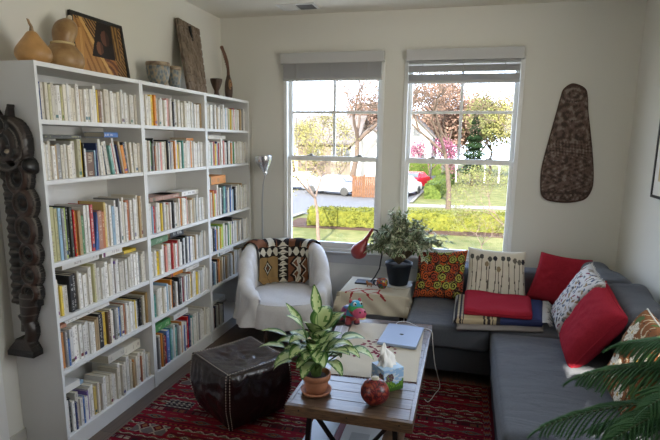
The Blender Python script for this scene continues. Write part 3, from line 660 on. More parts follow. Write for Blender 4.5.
# ------------------------------------------------------------------ rug
RX0, RX1, RY0, RY1 = .386, 2.50, -3.55, -1.03
RED, DRED, ORG, CRM, BLK, OLV, GRY = (.20, .010, .022), (.085, .006, .014), (.24, .085, .035), (.34, .29, .23), (.02, .014, .016), (.10, .08, .045), (.13, .105, .105)
bands = [(a_*.72, k_) for a_, k_ in [(.02, 'dots'), (.02, 'r'), (.035, 'zig'), (.018, 'r'), (.022, 'dash'), (.02, 'd'), (.05, 'dia'), (.02, 'r'), (.025, 'zig'), (.018, 'd'), (.05, 'comb'), (.02, 'r'), (.02, 'dash'), (.03, 'r'), (.055, 'lozenge'), (.02, 'd'), (.02, 'r')]]
PER = sum(x[0] for x in bands)
def rugcol(u, v):
    x = RX0+(RX1-RX0)*u; y = RY1-(RY1-RY0)*v   # y distance from the far edge
    d_ = RY1-y; e = .5*noise.noise(Vector((x*90, y*90, 0)))
    if x > RX1-.06:
        return [RED, ORG, GRY, DRED][int((d_*60+3*math.sin(x*300)) % 4)] if x < RX1-.015 else DRED
    q = d_ % PER; k = int(d_/PER); s = 0
    for w, kind in bands:
        if q < s+w: break
        s += w
    t_ = (q-s)/w
    blk = int(d_/.145)
    if x < RX0+.30 and blk % 2 == 1 and blk*.145+.02 < d_ and (d_ % .145) < .115 and x > RX0+.03+.03*(blk % 3):  # pattern blocks at left border
        xx, yy = x*1, d_ % .145
        if x > RX0+.27: return RED
        if blk % 4 == 1:
            m = (xx*55) % 2 < 1
            return (CRM if (yy*85) % 2 < 1 else BLK) if m else (BLK if (yy*85) % 3 < 1.6 else GRY)
        m = abs(((xx*22) % 2)-1)+abs(((yy*22) % 2)-1)
        return ORG if m < .45 else (DRED if m < .8 else (CRM if m < 1.05 else GRY))
    if kind == 'r': return RED if e > -.25 else DRED
    if kind == 'd': return DRED
    if kind == 'dots': return ORG if (x*60) % 2 < .8 and .2 < t_ < .8 else DRED
    if kind == 'zig':
        z_ = abs(((x*26+k*.3) % 2)-1); return CRM if abs(t_-z_) < .2 else (OLV if t_ > z_ else DRED)
    if kind == 'dash':
        m = (x*11+k*.37) % 1; c = CRM if int(x*11) % 3 else ORG; return c if m < .62 and .3 < t_ < .75 and (x*160) % 2 < 1.6 else RED
    if kind == 'dia':
        m = abs(((x*22+k*.5) % 2)-1)+abs(t_*2-1)*.9; return BLK if m < .35 else (CRM if m < .6 else (OLV if m < .85 else (ORG if m < 1.05 else DRED)))
    if kind == 'comb':
        m = (x*40) % 2; return [GRY, CRM, BLK, ORG, RED][int(x*14) % 5] if .15 < t_ < .85 and m > .45 and (t_*6 % 2 > .6) else (DRED if (x*14) % 5 < 3 else BLK)
    m = abs(((x*13+k*.25) % 2)-1)*1.2+abs(t_*2-1); return ORG if m < .4 else (BLK if m < .65 else (GRY if m < .95 else (OLV if m < 1.2 else RED)))
def rugz(x, y): return .006+.0025*noise.noise(Vector((x*3, y*3, 0)))+.0012*noise.noise(Vector((x*14, y*14, 1)))
b = MB()
b.grid(lambda u, v: (lerp(RX0, RX1, u), lerp(RY1, RY0, v), rugz(lerp(RX0, RX1, u), lerp(RY1, RY0, v))), 380, 500, colf=rugcol, sm=True)
t = thing('kilim_rug', 'flat-woven red rug with striped geometric bands on the dark wood floor', 'rug', ((RX0+RX1)/2, (RY0+RY1)/2, 0))
b.build('rug_weave', attrmat('kilim_wool', .95, .7, 500, spec=.1), t)
b = MB()
for k in range(170):
    x = lerp(RX0+.01, RX1-.01, k/169); a = RND.uniform(-.025, .025)
    b.tube([(x, RY1-.004, .006), (x+a*.4, RY1+.03, .004), (x+a, RY1+RND.uniform(.05, .075), .0025)], [.0022, .0018, .001], 4)
b.build('fringe', pmat('fringe_yarn', (.33, .12, .07), .95), t)

# ------------------------------------------------------------------ leather pouf
C = V(.972, -1.772, 0); ax = V(.835, -.55, 0).normalized(); ay = V(.55, .835, 0).normalized(); hs = .222; ph = .372
def pw_(p, e): return (noise.noise(p*9)*.012+(.5-abs(noise.noise(V(p.x*13, p.y*21, p.z*10)+V(7, 0, 0))))*.016)*(1-e[1]**3)+noise.noise(p*26)*.002
def pouf(ci, cj, cz, bul=1):
    # cube coords -1..1 -> rounded, bulged
    m = 1+.09*(1-cz*cz)*bul*(1-.3*abs(ci*cj))
    kx = ci*hs*m; ky = cj*hs*m
    low = 1-.10*sst(.0, -1, cz)
    z = (cz+1)/2*ph
    sag = -.028*(1-ci*ci)*(1-cj*cj) if cz > .98 else 0
    p = C+ax*kx*low+ay*ky*low; p.z = z+sag
    return p
def pnoise(p): return 1.0
b = MB(); N_ = 44
def face(fn):
    def F(u, v):
        q = fn(2*u-1, 2*v-1); p = pouf(*q)
        cr = V(*q); e = sorted([abs(cr.x), abs(cr.y), abs(cr.z)])
        k = max(0, (e[1]-.72)/.28)**2; p2 = p-(p-(C+V(0, 0, ph/2))).normalized()*k*.022
        w = pw_(p, e)
        return p2+(p-(C+V(0, 0, ph/2))).normalized()*w
    b.grid(F, N_, N_)
face(lambda u, v: (u, v, 1)); face(lambda u, v: (-u, v, -1)); face(lambda u, v: (u, -1, v)); face(lambda u, v: (-u, 1, v)); face(lambda u, v: (-1, -u, v)); face(lambda u, v: (1, u, v))
t = thing('leather_pouf', 'square dark brown leather pouf with pale stitching standing on the red rug', 'pouf', C)
mn = min(v[2] for v in b.v); b.v = [(x, y, max(z, .0)+.011) for x, y, z in b.v]
leather = pmat('dark_leather', (.016, .007, .007), .26, var=.35, vscale=9, bump=.9, bscale=16, spec=.6)
b.build('leather_body', leather, t, weld=.002)
st = MB()
def stitch(fn, n):
    for k in range(n):
        p0 = fn((k+.25)/n); p1 = fn((k+.72)/n); st.tube([p0, p1], .0024, 4, cap=True)
def srf(q):
    p = pouf(*q); cr = V(*q); e = sorted([abs(cr.x), abs(cr.y), abs(cr.z)]); cc = C+V(0, 0, ph/2)
    k = max(0, (e[1]-.72)/.28)**2; w = pw_(p, e)
    return p-(p-cc).normalized()*k*.022+(p-cc).normalized()*(w+.0022)+V(0, 0, .011)
for s in (-1, 1):
    stitch(lambda q, s=s: srf((2*q-1, s*.93, 1)), 24); stitch(lambda q, s=s: srf((s*.93, 2*q-1, 1)), 24)
    for r in (-1, 1):
        stitch(lambda q, s=s, r=r: srf((s*.93, r, 2*q-1)), 22); stitch(lambda q, s=s, r=r: srf((r, s*.93, 2*q-1)), 22)
st.build('stitching', pmat('pale_thread', (.50, .44, .36), .8), t)
pp = MB()
for (s, r) in ((-1, -1), (-1, 1), (1, -1), (1, 1)):
    pp.tube([srf((s*.995, r*.995, q/10*2-1)) for q in range(11)], .004, 6)
for s in (-1, 1):
    pp.tube([srf((q/10*2-1, s*.995, .995)) for q in range(11)], .004, 6); pp.tube([srf((s*.995, q/10*2-1, .995)) for q in range(11)], .004, 6)
pp.build('piping', leather, t)

# ------------------------------------------------------------------ coffee table
TX0, TX1, TY0, TY1, TT, TB = 1.487, 2.088, -2.372, -1.14, .45, .40
wt = bpy.data.materials.new('washed_table_wood'); n, l, p = nt(wt)
tc = n.new('ShaderNodeTexCoord'); mp = n.new('ShaderNodeMapping'); mp.inputs['Scale'].default_value = (5, 60, 5); l.new(tc.outputs['Object'], mp.inputs[0])
nz = n.new('ShaderNodeTexNoise'); nz.inputs['Scale'].default_value = 1; nz.inputs['Detail'].default_value = 8; nz.inputs['Roughness'].default_value = .65; l.new(mp.outputs[0], nz.inputs['Vector'])
rp = n.new('ShaderNodeValToRGB'); rp.color_ramp.elements[0].position = .3; rp.color_ramp.elements[0].color = (.045, .025, .015, 1); rp.color_ramp.elements[1].position = .75; rp.color_ramp.elements[1].color = (.17, .115, .08, 1)
l.new(nz.outputs['Fac'], rp.inputs[0]); l.new(rp.outputs[0], p.inputs['Base Color']); p.inputs['Roughness'].default_value = .28
bq = n.new('ShaderNodeBump'); bq.inputs['Strength'].default_value = .35; bq.inputs['Distance'].default_value = .003; l.new(nz.outputs['Fac'], bq.inputs['Height']); l.new(bq.outputs[0], p.inputs['Normal'])
edge_m = pmat('table_edge_wood', (.16, .09, .045), .5, col2=(.07, .04, .022), vscale=5, stretch=(4, 4, 30), bump=.3)
iron = pmat('black_iron', (.012, .012, .012), .45, .5)
t = thing('coffee_table', 'rustic wooden coffee table with black metal legs standing on the red rug', 'coffee table', ((TX0+TX1)/2, (TY0+TY1)/2, 0))
b = MB(); yy = TY0
while yy < TY1-.01:
    w = min(RND.uniform(.085, .125), TY1-yy)
    if TY1-yy-w < .04: w = TY1-yy
    b.box(TX0+.02, TX1-.02, yy+.0008, yy+w-.0008, TB+.008, TT, bev=.0025); yy += w
b.build('tabletop', wt, t)
for xa in (TX0, TX1-.02): MB().box(xa, xa+.02, TY0, TY1, TB, TT, bev=.003).build('edge_board', wt, t)
for ya in (TY0-.02, TY1):
    ab = MB().box(TX0, TX1, ya, ya+.02, TB-.002, TT-.0005, bev=.003).build('apron_board', edge_m, t)
    if ya < TY0:
        for x in (TX0+.07, (TX0+TX1)/2, TX1-.06): MB().tube([(x, ya+.0005, .43), (x, ya-.002, .43)], .004, 8).build('nail_head', iron, ab)
xm = (TX0+TX1)/2
for ye in (TY0+.09, TY1-.09):
    for s in (-1, 1):
        xa, xb = xm+s*.205, xm+s*.235
        b = MB(); M = Matrix.Translation((0, 0, 0)); h_ = .39
        b.tube([(xa, ye, TB+.003), (xb, ye, .0142)], .0165, 4, sm=False); b.build('leg', iron, t)
    MB().box(xm-.25, xm+.25, ye-.015, ye+.015, TB-.018, TB+.002).build('crossbar', iron, t)
    for s in (-1, 1): MB().tube([(xm+s*.20, ye, TB-.015), (xm+s*.01, ye, .125)], .012, 4, sm=False).build('brace', iron, t)
MB().box(xm-.225, xm+.225, TY0+.05, TY1-.05, .105, .125, bev=.003).build('lower_shelf', edge_m, t)
# papers on the lower shelf
tag(MB().box(xm-.285, xm-.135, TY0+.12, TY0+.50, .1262, .134, bev=.001).build('magazine', pmat('magazine_blue_white', (.50, .60, .78), .35)), 'pale blue magazine sticking out at the left of the lower shelf under coffee table', 'magazine', 'magazines under the coffee table')
mg_ = MB().box(xm-.13, xm+.115, TY0+.125, TY0+.47, .1262, .136, bev=.001).build('magazine', pmat('magazine_white', (.62, .66, .74), .35)); tag(mg_, 'white magazine with maroon spine lying between the table legs on the lower shelf', 'magazine', 'magazines under the coffee table')
MB().box(xm-.1315, xm-.095, TY0+.124, TY0+.471, .1265, .1368).build('spine_strip', pmat('magazine_maroon', (.16, .015, .04), .4), mg_)
MB().box(xm-.05, xm+.05, TY0+.2, TY0+.34, .1361, .1366).build('printed_picture', pmat('print_grey', (.42, .46, .54), .4), mg_)
o = MB().box(-.05, .05, -.09, .09, 0, .02, bev=.001).build('paperback', pmat('cover_teal_gloss', (.05, .35, .33), .4)); o.location = (xm+.155, TY0+.16, .1262); tag(o, 'small teal paperback on the lower shelf at the right leg of the coffee table', 'book')

# table runner with embroidery
MAR = (.17, .02, .05)
flowers = []
for k in range(46):
    fx = RND.uniform(.16, .70); fy = RND.uniform(.30, .66); flowers.append((fx, fy, RND.uniform(.008, .019), RND.uniform(.006, .011), RND.uniform(0, 3)))
def runcol(u, v):
    x, y = u*.47, v*.80
    for (fx, fy, a, c, ro) in flowers:
        dx, dy = x-fx*.47, y-fy*.8; q, r = dx*math.cos(ro)+dy*math.sin(ro), -dx*math.sin(ro)+dy*math.cos(ro)
        if (q/a)**2+(r/c)**2 < 1: return MAR
    return (.58, .53, .44) if (int(x*190)+int(y*190)) % 2 else (.55, .50, .41)
RL = [V(1.60, -2.03, TT), V(2.065, -2.0, TT), V(2.04, -1.20, TT), V(1.56, -1.22, TT)]
Fq = quadpts(*RL)
def runf(u, v): q = Fq(u, v); return (q.x, q.y, TT+.0022+.0016*(1+noise.noise(Vector((q.x*12, q.y*12, 4)))))
t = thing('table_runner', 'cream table runner with maroon embroidered flowers lying on the coffee table', 'table runner', (1.82, -1.6, TT))
MB().grid(runf, 110, 180, colf=runcol).build('runner_cloth', attrmat('cream_linen', .95, .5, 500, spec=.1), t)
b = MB()
for k in range(60): q = Fq(k/59, 0); b.tube([(q.x, q.y, TT+.003), (q.x+RND.uniform(-.006, .006), q.y-RND.uniform(.008, .014), TT+.0015)], [.0022, .0016], 4)
b.build('edge_fringe', pmat('maroon_yarn', (.16, .07, .05), .95), t)

# laptop
lap = pmat('laptop_aluminium', (.30, .36, .48), .5, .2)
t = thing('laptop', 'closed silver laptop with dark logo resting on cream runner', 'laptop', (1.92, -1.42, TT))
Q = [V(1.79, -1.585, TT+.03), V(2.045, -1.612, TT+.03), V(2.03, -1.232, TT+.03), V(1.795, -1.215, TT+.03)]
Q = [V(1.787, -1.585, TT+.03), V(2.04, -1.615, TT+.03), V(2.04, -1.245, TT+.03), V(1.79, -1.215, TT+.03)]
ctr = sum(Q, Vector())/4
M = Matrix.Translation((ctr.x, ctr.y, TT+.0065)) @ Matrix.Rotation(-.06, 4, 'Z')
MB().box(-.118, .118, -.172, .172, .001, .0125, M=M, bev=.004).build('laptop_base', lap, t)
ld = MB().box(-.118, .118, -.172, .172, .0132, .0185, M=M, bev=.0025).build('laptop_lid', lap, t)
lg = MB().ell((0, 0, .0186), (.0135, .012, .0006), 0, 20, M=None)
lg.v = [(M @ Vector((v[0]*1, v[1]*1, v[2])))[:] for v in lg.v]; lg.build('logo', pmat('logo_dark', (.05, .05, .055), .25), ld)
#tag(MB().box(1.80, 2.05, -1.60, -1.27, TT+.0045, TT+.0065).build('notebook', pmat('kraft_cover', (.40, .26, .13), .7)), 'thin brown notebook lying flat underneath the silver laptop', 'notebook')
cab = pmat('white_cable', (.70, .68, .64), .5)
b = MB(); pts = [(1.86, -1.235, TT+.012), (1.85, -1.16, TT+.004), (1.885, -1.125, TT+.006), (1.935, -1.135, TT+.004), (2.00, -1.20, TT+.004), (2.06, -1.215, TT+.004), (2.095, -1.26, TT+.001), (2.104, -1.30, .40), (2.125, -1.25, .22), (2.16, -1.13, .02), (2.135, -1.24, .012), (2.10, -1.36, .012), (2.07, -1.33, .012)]
sp = []
for i in range(len(pts)-1):
    P = [Vector(pts[max(0, min(len(pts)-1, i+k-1))]) for k in range(4)]
    for j in range(6):
        q = j/6; sp.append(.5*((2*P[1])+(-P[0]+P[2])*q+(2*P[0]-5*P[1]+4*P[2]-P[3])*q*q+(-P[0]+3*P[1]-3*P[2]+P[3])*q**3))
tag(b.tube(sp, .0025, 6).build('charging_cable', cab), 'thin white cable looping from the laptop over the table edge to the rug', 'cable')

# loose papers (left)
pw = pmat('printed_paper', (.68, .70, .76), .7)
def sheet(mb, cx, cy, w, h, rot, z):
    M = Matrix.Translation((cx, cy, z)) @ Matrix.Rotation(rot, 4, 'Z')
    mb.grid(lambda u, v: (M @ Vector(((u-.5)*w, (v-.5)*h, .004*math.sin(u*5)*v+.003*u*u)))[:], 8, 8)
b = MB(); M = Matrix.Translation((1.533, -1.56, TT+.001)) @ Matrix.Rotation(.10, 4, 'Z')
def newsc(u, v): return (.60, .62, .70) if (v*46) % 2 < 1 or u < .1 or u > .92 or abs(u-.5) < .04 else (.30, .31, .36)
b.grid(lambda u, v: (M @ Vector(((u-.5)*.088, (v-.5)*.46, .002+.008*math.sin(u*3.1))))[:], 20, 92, colf=newsc)
tag(b.build('newspaper', attrmat('newsprint', .8, .05)), 'folded printed newspaper lying at left edge of the coffee table behind the plant', 'newspaper')

# tissue box
t = thing('tissue_box', 'tissue box printed with green landscape and blue sky on the coffee table', 'tissue box', (1.93, -2.08, TT))
M = Matrix.Translation((1.925, -2.085, TT+.0055)) @ Matrix.Rotation(math.radians(42), 4, 'Z')
def scene(u, v):
    h_ = .42+.12*math.sin(u*7)+.10*noise.noise(Vector((u*9, v*9, 0)))
    if math.hypot(u-.3, (v-.62)*1.0) < .2: return (.10, .03, .07) if noise.noise(Vector((u*22, v*22, 2))) > -.15 else (.2, .30, .08)
    if v < .15: return (.05, .12, .02)
    if v < h_: return (.16, .30, .03) if noise.noise(Vector((u*16, v*16, 7))) > 0 else (.05, .13, .02)
    return (.30, .48, .72) if noise.noise(Vector((u*5, v*10, 5))) < .1 else (.60, .68, .76)
b = MB(); s = .058; hh = .115
for (ax_, ay_, off) in (((1, 0), (0, -1), 0), ((0, 1), (1, 0), .3), ((-1, 0), (0, 1), .1), ((0, -1), (-1, 0), .5)):
    b.grid(lambda u, v: (M @ Vector((ax_[0]*(2*u-1)*s+ay_[0]*s, ax_[1]*(2*u-1)*s+ay_[1]*s, v*hh)))[:], 26, 26, colf=lambda u, v: scene((u+off) % 1, v), sm=False)
b.grid(lambda u, v: (M @ Vector(((2*u-1)*s, (2*v-1)*s, hh)))[:], 12, 12, colf=lambda u, v: (.42, .60, .80), sm=False)
b.build('box_body', attrmat('printed_card', .5, 0), t)
b = MB()
def tis(u, v):
    a = u*2*PI; r = (.034*(1-v)**.8+.004)*(1+.45*math.sin(a*3+v*5)*(.3+v)+.22*math.sin(a*7-v*6))
    return (M @ Vector((r*math.cos(a)*1.25-.02*v, r*math.sin(a)*.8+.01*v, hh+.001+.105*v+.012*math.sin(a*2)*v)))[:]
b.grid(tis, 40, 16); b.build('tissue', pmat('tissue_paper', (.80, .79, .77), .9), t)

# red gourd box
t = thing('painted_gourd', 'round red painted gourd jar with pale stopper near the table corner', 'gourd', (1.895, -2.27, TT))
rg = bpy.data.materials.new('red_painted_gourd'); n, l, p = nt(rg); tc = n.new('ShaderNodeTexCoord'); vo = n.new('ShaderNodeTexVoronoi'); vo.feature = 'DISTANCE_TO_EDGE'; vo.inputs['Scale'].default_value = 34
nz = n.new('ShaderNodeTexNoise'); nz.inputs['Scale'].default_value = 12; nz.inputs['Detail'].default_value = 5; l.new(tc.outputs['Object'], nz.inputs['Vector'])
mm = n.new('ShaderNodeVectorMath'); mm.operation = 'ADD'; l.new(tc.outputs['Object'], mm.inputs[0])
sc_ = n.new('ShaderNodeVectorMath'); sc_.operation = 'SCALE'; sc_.inputs['Scale'].default_value = .22; l.new(nz.outputs['Color'], sc_.inputs[0]); l.new(sc_.outputs[0], mm.inputs[1]); l.new(mm.outputs[0], vo.inputs['Vector'])
rp = n.new('ShaderNodeValToRGB'); rp.color_ramp.elements[0].position = .03; rp.color_ramp.elements[0].color = (.03, .006, .008, 1); rp.color_ramp.elements[1].position = .16; rp.color_ramp.elements[1].color = (.22, .015, .018, 1)
e = rp.color_ramp.elements.new(.6); e.color = (.34, .12, .04, 1); l.new(vo.outputs[0], rp.inputs[0]); l.new(rp.outputs[0], p.inputs['Base Color']); p.inputs['Roughness'].default_value = .3
b = MB(); c = (1.895, -2.27, 0); R_ = .066
b.lathe([(.02, TT+.001)]+[(R_*math.sin(PI*k/20)*1.03, TT+.064-R_*.97*math.cos(PI*k/20)) for k in range(3, 18)]+[(.014, TT+.129)], c, 36, fn=lambda a, z: 1+.012*math.cos(a*7))
b.build('gourd_body', rg, t)
MB().lathe(smooth_prof([(.015, TT+.124), (.019, TT+.128), (.018, TT+.134), (.012, TT+.139), (.003, TT+.14)]), c, 20).build('stopper', pmat('bone_stopper', (.50, .45, .34), .5), t)

# ------------------------------------------------------------------ leaves helper
def leaf(mb, base, d, L, W, droop=.3, up=V(0, 0, 1), n=7, mi=0, colf=None, fold=.15, mm_=4):
    """curved leaf blade starting at base along d"""
    d = d.normalized(); side = d.cross(up)
    side = side.normalized() if side.length > 1e-4 else V(1, 0, 0)
    nn = side.cross(d).normalized(); P = []
    p = Vector(base); dirv = d.copy()
    for i in range(n+1):
        t_ = i/n; P.append((p.copy(), dirv.copy())); dirv = (dirv+V(0, 0, -droop/n)).normalized(); p = p+dirv*(L/n)
    vs = []; fs = []; cl = []
    m = mm_
    for i, (q, dv) in enumerate(P):
        t_ = i/n; w = W*.5*(math.sin(PI*min(1, t_**.68))**.8 if 0 < t_ < 1 else .02)
        nv = side.cross(dv).normalized()
        for k in range(m+1):
            s = k/m*2-1; vs.append((q+side*s*w+nv*(abs(s)*w*fold))[:])
    for i in range(n):
        for k in range(m):
            a = i*(m+1)+k; fs.append((a, a+1, a+m+2, a+m+1)); cl.append(colf((k+.5)/m*2-1, (i+.5)/n) if colf else None)
    mb.add(vs, fs, mi, True, cl)

# dieffenbachia in terracotta pot
terra = pmat('terracotta', (.45, .19, .10), .75, var=.12, vscale=30)
PC = V(1.597, -2.238, 0)
t = thing('potted_dieffenbachia', 'dieffenbachia with cream-mottled green leaves in terracotta pot on coffee table', 'potted plant', (PC.x, PC.y, TT))
MB().lathe([(.05, TT+.001), (.066, TT+.003), (.074, TT+.014), (.0765, TT+.022), (.072, TT+.022), (.062, TT+.01), (.01, TT+.009)], PC, 40).build('saucer', terra, t)
MB().lathe([(.042, TT+.0105), (.050, TT+.014), (.062, TT+.072), (.063, TT+.078), (.070, TT+.079), (.072, TT+.104), (.070, TT+.107), (.064, TT+.106), (.062, TT+.09)], PC, 40).build('pot', terra, t)
MB().lathe([(.063, TT+.088), (.03, TT+.093), (.001, TT+.092)], PC, 24).build('soil', pmat('soil', (.03, .02, .014), .95, bump=1, bscale=150), t)
leafm = attrmat('variegated_leaf', .5, .15, 60, spec=.3)
def dcol(s, t_):
    e = noise.noise(Vector((s*5+dcol.o, t_*9, 1)))
    if abs(s) > .70 or t_ > .93: return (.035, .10, .02)
    if .22+e*.7 < 1-abs(s)*1.25-abs(t_-.45)*.6: return (.40, .48, .22)
    return (.10, .20, .045)
dcol.o = 0
def bp_pix(px, py, dist):   # only used for planning numbers offline
    return None
LV = MB(); ST = MB()
specs = []
_r = random.Random(23)
hand = [(120, 74, .24, .15, .045, .1, .20), (165, 66, .20, .14, .05, .2, .16), (186, 48, .22, .14, .04, .9, .12), (178, 30, .20, .15, .05, .9, .08), (60, 66, .16, .17, .085, 1.1, .16), (85, 72, .17, .16, .09, 1.3, .18),
 (20, 50, .18, .13, .075, 1.1, .12), (8, 32, .20, .13, .07, 1.4, .10), (352, 46, .16, .12, .065, 1.5, .12), (330, 40, .13, .11, .05, 1.9, .08), (200, 60, .13, .13, .075, 1.4, .14), (215, 40, .14, .13, .075, 1.6, .10),
 (235, 58, .13, .13, .075, 1.9, .13), (262, 62, .11, .13, .07, 2.1, .14), (285, 66, .11, .12, .065, 2.0, .13), (305, 56, .12, .12, .06, 2.0, .11), (150, 50, .14, .13, .07, 1.0, .12), (130, 40, .13, .12, .065, 1.0, .10),
 (100, 55, .12, .13, .07, 1.1, .13), (45, 45, .12, .12, .065, 1.2, .10), (250, 80, .15, .14, .08, 1.6, .17), (320, 76, .15, .13, .075, 1.5, .17), (30, 76, .17, .13, .075, 1.3, .17), (205, 76, .18, .13, .07, 1.2, .17), (340, 64, .12, .10, .05, 1.8, .10), (0, 60, .13, .11, .055, 1.5, .14), (192, 25, .12, .12, .055, 1.6, .06), (228, 68, .15, .12, .07, 1.8, .15)]
for q in range(20): hand.append((_r.uniform(0, 360), _r.uniform(40, 82), _r.uniform(.06, .14), _r.uniform(.10, .13), _r.uniform(.055, .075), _r.uniform(1.0, 1.8), _r.uniform(.06, .16)))
specs = [(a_, e_, p_*.95, l_, w_*1.28, d_, h_) for (a_, e_, p_, l_, w_, d_, h_) in hand]
for k, (az, el, pl, L, W, dr, hz) in enumerate(specs):
    a, e = math.radians(az), math.radians(el); dv = V(math.cos(a)*math.cos(e), math.sin(a)*math.cos(e), math.sin(e))
    base = PC+V(.018*math.cos(a*3), .018*math.sin(a*3), TT+.09); st_top = base+V(.012*math.cos(a), .012*math.sin(a), hz*.55)
    mid = st_top+dv*pl*.5+V(0, 0, .01); end = st_top+dv*pl*.85
    ST.tube([base, st_top, mid, end], [.005, .0045, .003, .0022], 6)
    dcol.o = k*3.7; dd = V(dv.x, dv.y, dv.z*.55)
    if k in (6, 17): 
        leaf(LV, end, dd, L, W, dr, colf=lambda s, t_: (.50, .33, .07) if t_ > .35 and k == 17 else dcol(s, t_), n=9)
    else: leaf(LV, end, dd, L, W, dr, colf=dcol, n=14, mm_=8)
LV.build('foliage', leafm, t); ST.build('stems', pmat('green_stem', (.12, .22, .06), .5), t)

# hippo figurine
HC = V(1.572, -1.285, TT+.0025); ang = math.radians(-50)   # facing right/camera
R3 = Matrix.Rotation(ang, 3, 'Z')
HS = 1.25
def hp(x, y, z): return HC+R3 @ (V(x, y, z)*HS)
patch = [(.03, .25, .38), (.04, .22, .06), (.35, .04, .05), (.05, .12, .30), (.40, .20, .03), (.28, .05, .16)]
def pc(u, v): return patch[(int(u*5)+int(v*4)*2) % 6]
def headc(u, v): return (.03, .28, .42) if v < .34 else ((.05, .30, .09) if v < .55 and (u < .25 or u > .6) else ((.12, .42, .50) if v < .52 else (.36, .04, .05)))
t = thing('hippo_figurine', 'multicoloured patchwork hippo figurine with pink muzzle at far end of coffee table', 'figurine', HC)
M3 = R3.copy()
b = MB(); b.ell(hp(-.045, 0, .055), (0.0775, 0.0550, 0.0550), 0, 24, M=M3, colf=pc)
for sx in (-.085, -.01):
    for sy in (-.026, .026): b.lathe([(.021, .0), (.0223, .012), (.0188, .055)], hp(sx, sy, 0), 12, colf=lambda u, v: (.05, .05, .07) if v < .5 else (.30, .05, .06))
b.build('body', attrmat('painted_papier', .4, .05), t)
hd = MB().ell(hp(.025, 0, .105), (0.0525, 0.0500, 0.0525), 0, 28, M=M3, colf=headc).build('head', MATS['painted_papier'], t)
MB().ell(hp(.07, -.002, .088), (0.0475, 0.0462, 0.0375), 0, 24, M=M3).build('muzzle', pmat('hippo_pink', (.42, .05, .12), .4), t)
for s in (-1, 1): MB().ell(hp(.015, s*.027, .143), (0.0087, 0.0125, 0.0163), 0, 12, M=M3).build('ear', pmat('hippo_ear', (.40, .06, .07), .5), t)
wht = pmat('eye_white', (.75, .75, .72), .3); blk = pmat('eye_black', (.01, .01, .01), .2)
for s in (-1, 1):
    ey = MB().ell(hp(.046, s*.018, .133), (0.0125, 0.0125, 0.0137), 0, 12, M=M3).build('eye', wht, t); MB().ell(hp(.0545, s*.018, .135), (0.0050, 0.0062, 0.0075), 0, 10, M=M3).build('pupil', blk, ey)
    MB().ell(hp(.098, s*.014, .104), (0.0075, 0.0062, 0.0062), 0, 10, M=M3).build('nostril', blk, t)
MB().tube([hp(.095, -.02, .072), hp(.104, -.005, .069), hp(.104, .01, .069), hp(.096, .022, .072)], .0045, 6).build('teeth', pmat('hippo_teeth', (.75, .6, .25), .4), t)
# ------------------------------------------------------------------ sofa
sofa_m = pmat('charcoal_fabric', (.085, .092, .108), .92, var=.10, vscale=160, bump=.9, bscale=420, spec=.2, sheen=.15)
sofa_d = pmat('charcoal_fabric_shaded', (.055, .058, .066), .92, bump=.5, bscale=500, spec=.2)  # darker copy of the sofa fabric, shade of the low sides put into the colour
n_, l_ = sofa_m.node_tree.nodes, sofa_m.node_tree.links   # soft creases in the upholstery
cm = n_.new('ShaderNodeMapping'); cm.inputs['Scale'].default_value = (1.3, 4.5, 1.3); cm.inputs['Rotation'].default_value = (0, 0, .12); ct = n_.new('ShaderNodeTexCoord'); l_.new(ct.outputs['Object'], cm.inputs[0])
cn = n_.new('ShaderNodeTexNoise'); cn.inputs['Scale'].default_value = 2.2; cn.inputs['Detail'].default_value = 3; cn.inputs['Distortion'].default_value = 1.6; l_.new(cm.outputs[0], cn.inputs['Vector'])
cb_ = n_.new('ShaderNodeBump'); cb_.inputs['Strength'].default_value = .5; cb_.inputs['Distance'].default_value = .016; l_.new(cn.outputs['Fac'], cb_.inputs['Height'])
for q_ in list(n_):
    if q_.type == 'BUMP' and q_ != cb_: l_.new(cb_.outputs[0], q_.inputs['Normal'])
def cushion_box(mb, x0, x1, y0, y1, z0, z1, r=.04, puff=.02, wr=.004, seed=0, topf=None):
    """upholstered block: rounded box with crowned top and wrinkles"""
    c = V((x0+x1)/2, (y0+y1)/2, (z0+z1)/2); h = V((x1-x0)/2, (y1-y0)/2, (z1-z0)/2); N = 30
    def P(q):
        p = V(q[0]*h.x, q[1]*h.y, q[2]*h.z)
        inn = V(max(-h.x+r, min(h.x-r, p.x)), max(-h.y+r, min(h.y-r, p.y)), max(-h.z+r, min(h.z-r, p.z)))
        d = p-inn
        if d.length > 1e-9: p = inn+d.normalized()*min(r, max(abs(d.x), abs(d.y), abs(d.z)))
        a, b_, e = max(0, 1-q[0]**2), max(0, 1-q[1]**2), max(0, 1-q[2]**2)
        p.z += puff*max(0, q[2])*a**.6*b_**.6; 
        p.x += q[0]*puff*.4*b_*e; p.y += q[1]*puff*.4*a*e
        w = noise.noise((c+p)*V(1, 1, 1)*7+V(seed, 0, 0)) if False else noise.noise((c+p)*7+V(seed, 0, 0))
        p = p+d.normalized()*wr*w if d.length > 1e-6 else p
        p += V(0, 0, wr*.8*noise.noise((c+p)*5+V(0, seed, 3))) if q[2] > 0 else V(0, 0, 0)
        out = c+p
        if topf: out = topf(out, q)
        return out
    for f in (lambda u, v: (u, v, 1), lambda u, v: (-u, v, -1), lambda u, v: (u, -1, v), lambda u, v: (-u, 1, v), lambda u, v: (-1, -u, v), lambda u, v: (1, u, v)):
        def g(t_): s_ = 2*t_-1; return math.copysign(1-(1-abs(s_))**1.7, s_) if False else math.sin(s_*PI/2)
        mb.grid(lambda u, v: P(f(g(u), g(v))), N, N)
t = thing('corner_sofa', 'charcoal grey L-shaped corner sofa with chaise along the window and right walls', 'sofa', (2.9, -1.2, 0))
def part(name, mat, *a, **k):
    b = MB(); cushion_box(b, *a, **k); return b.build(name, mat, t, weld=.0008)
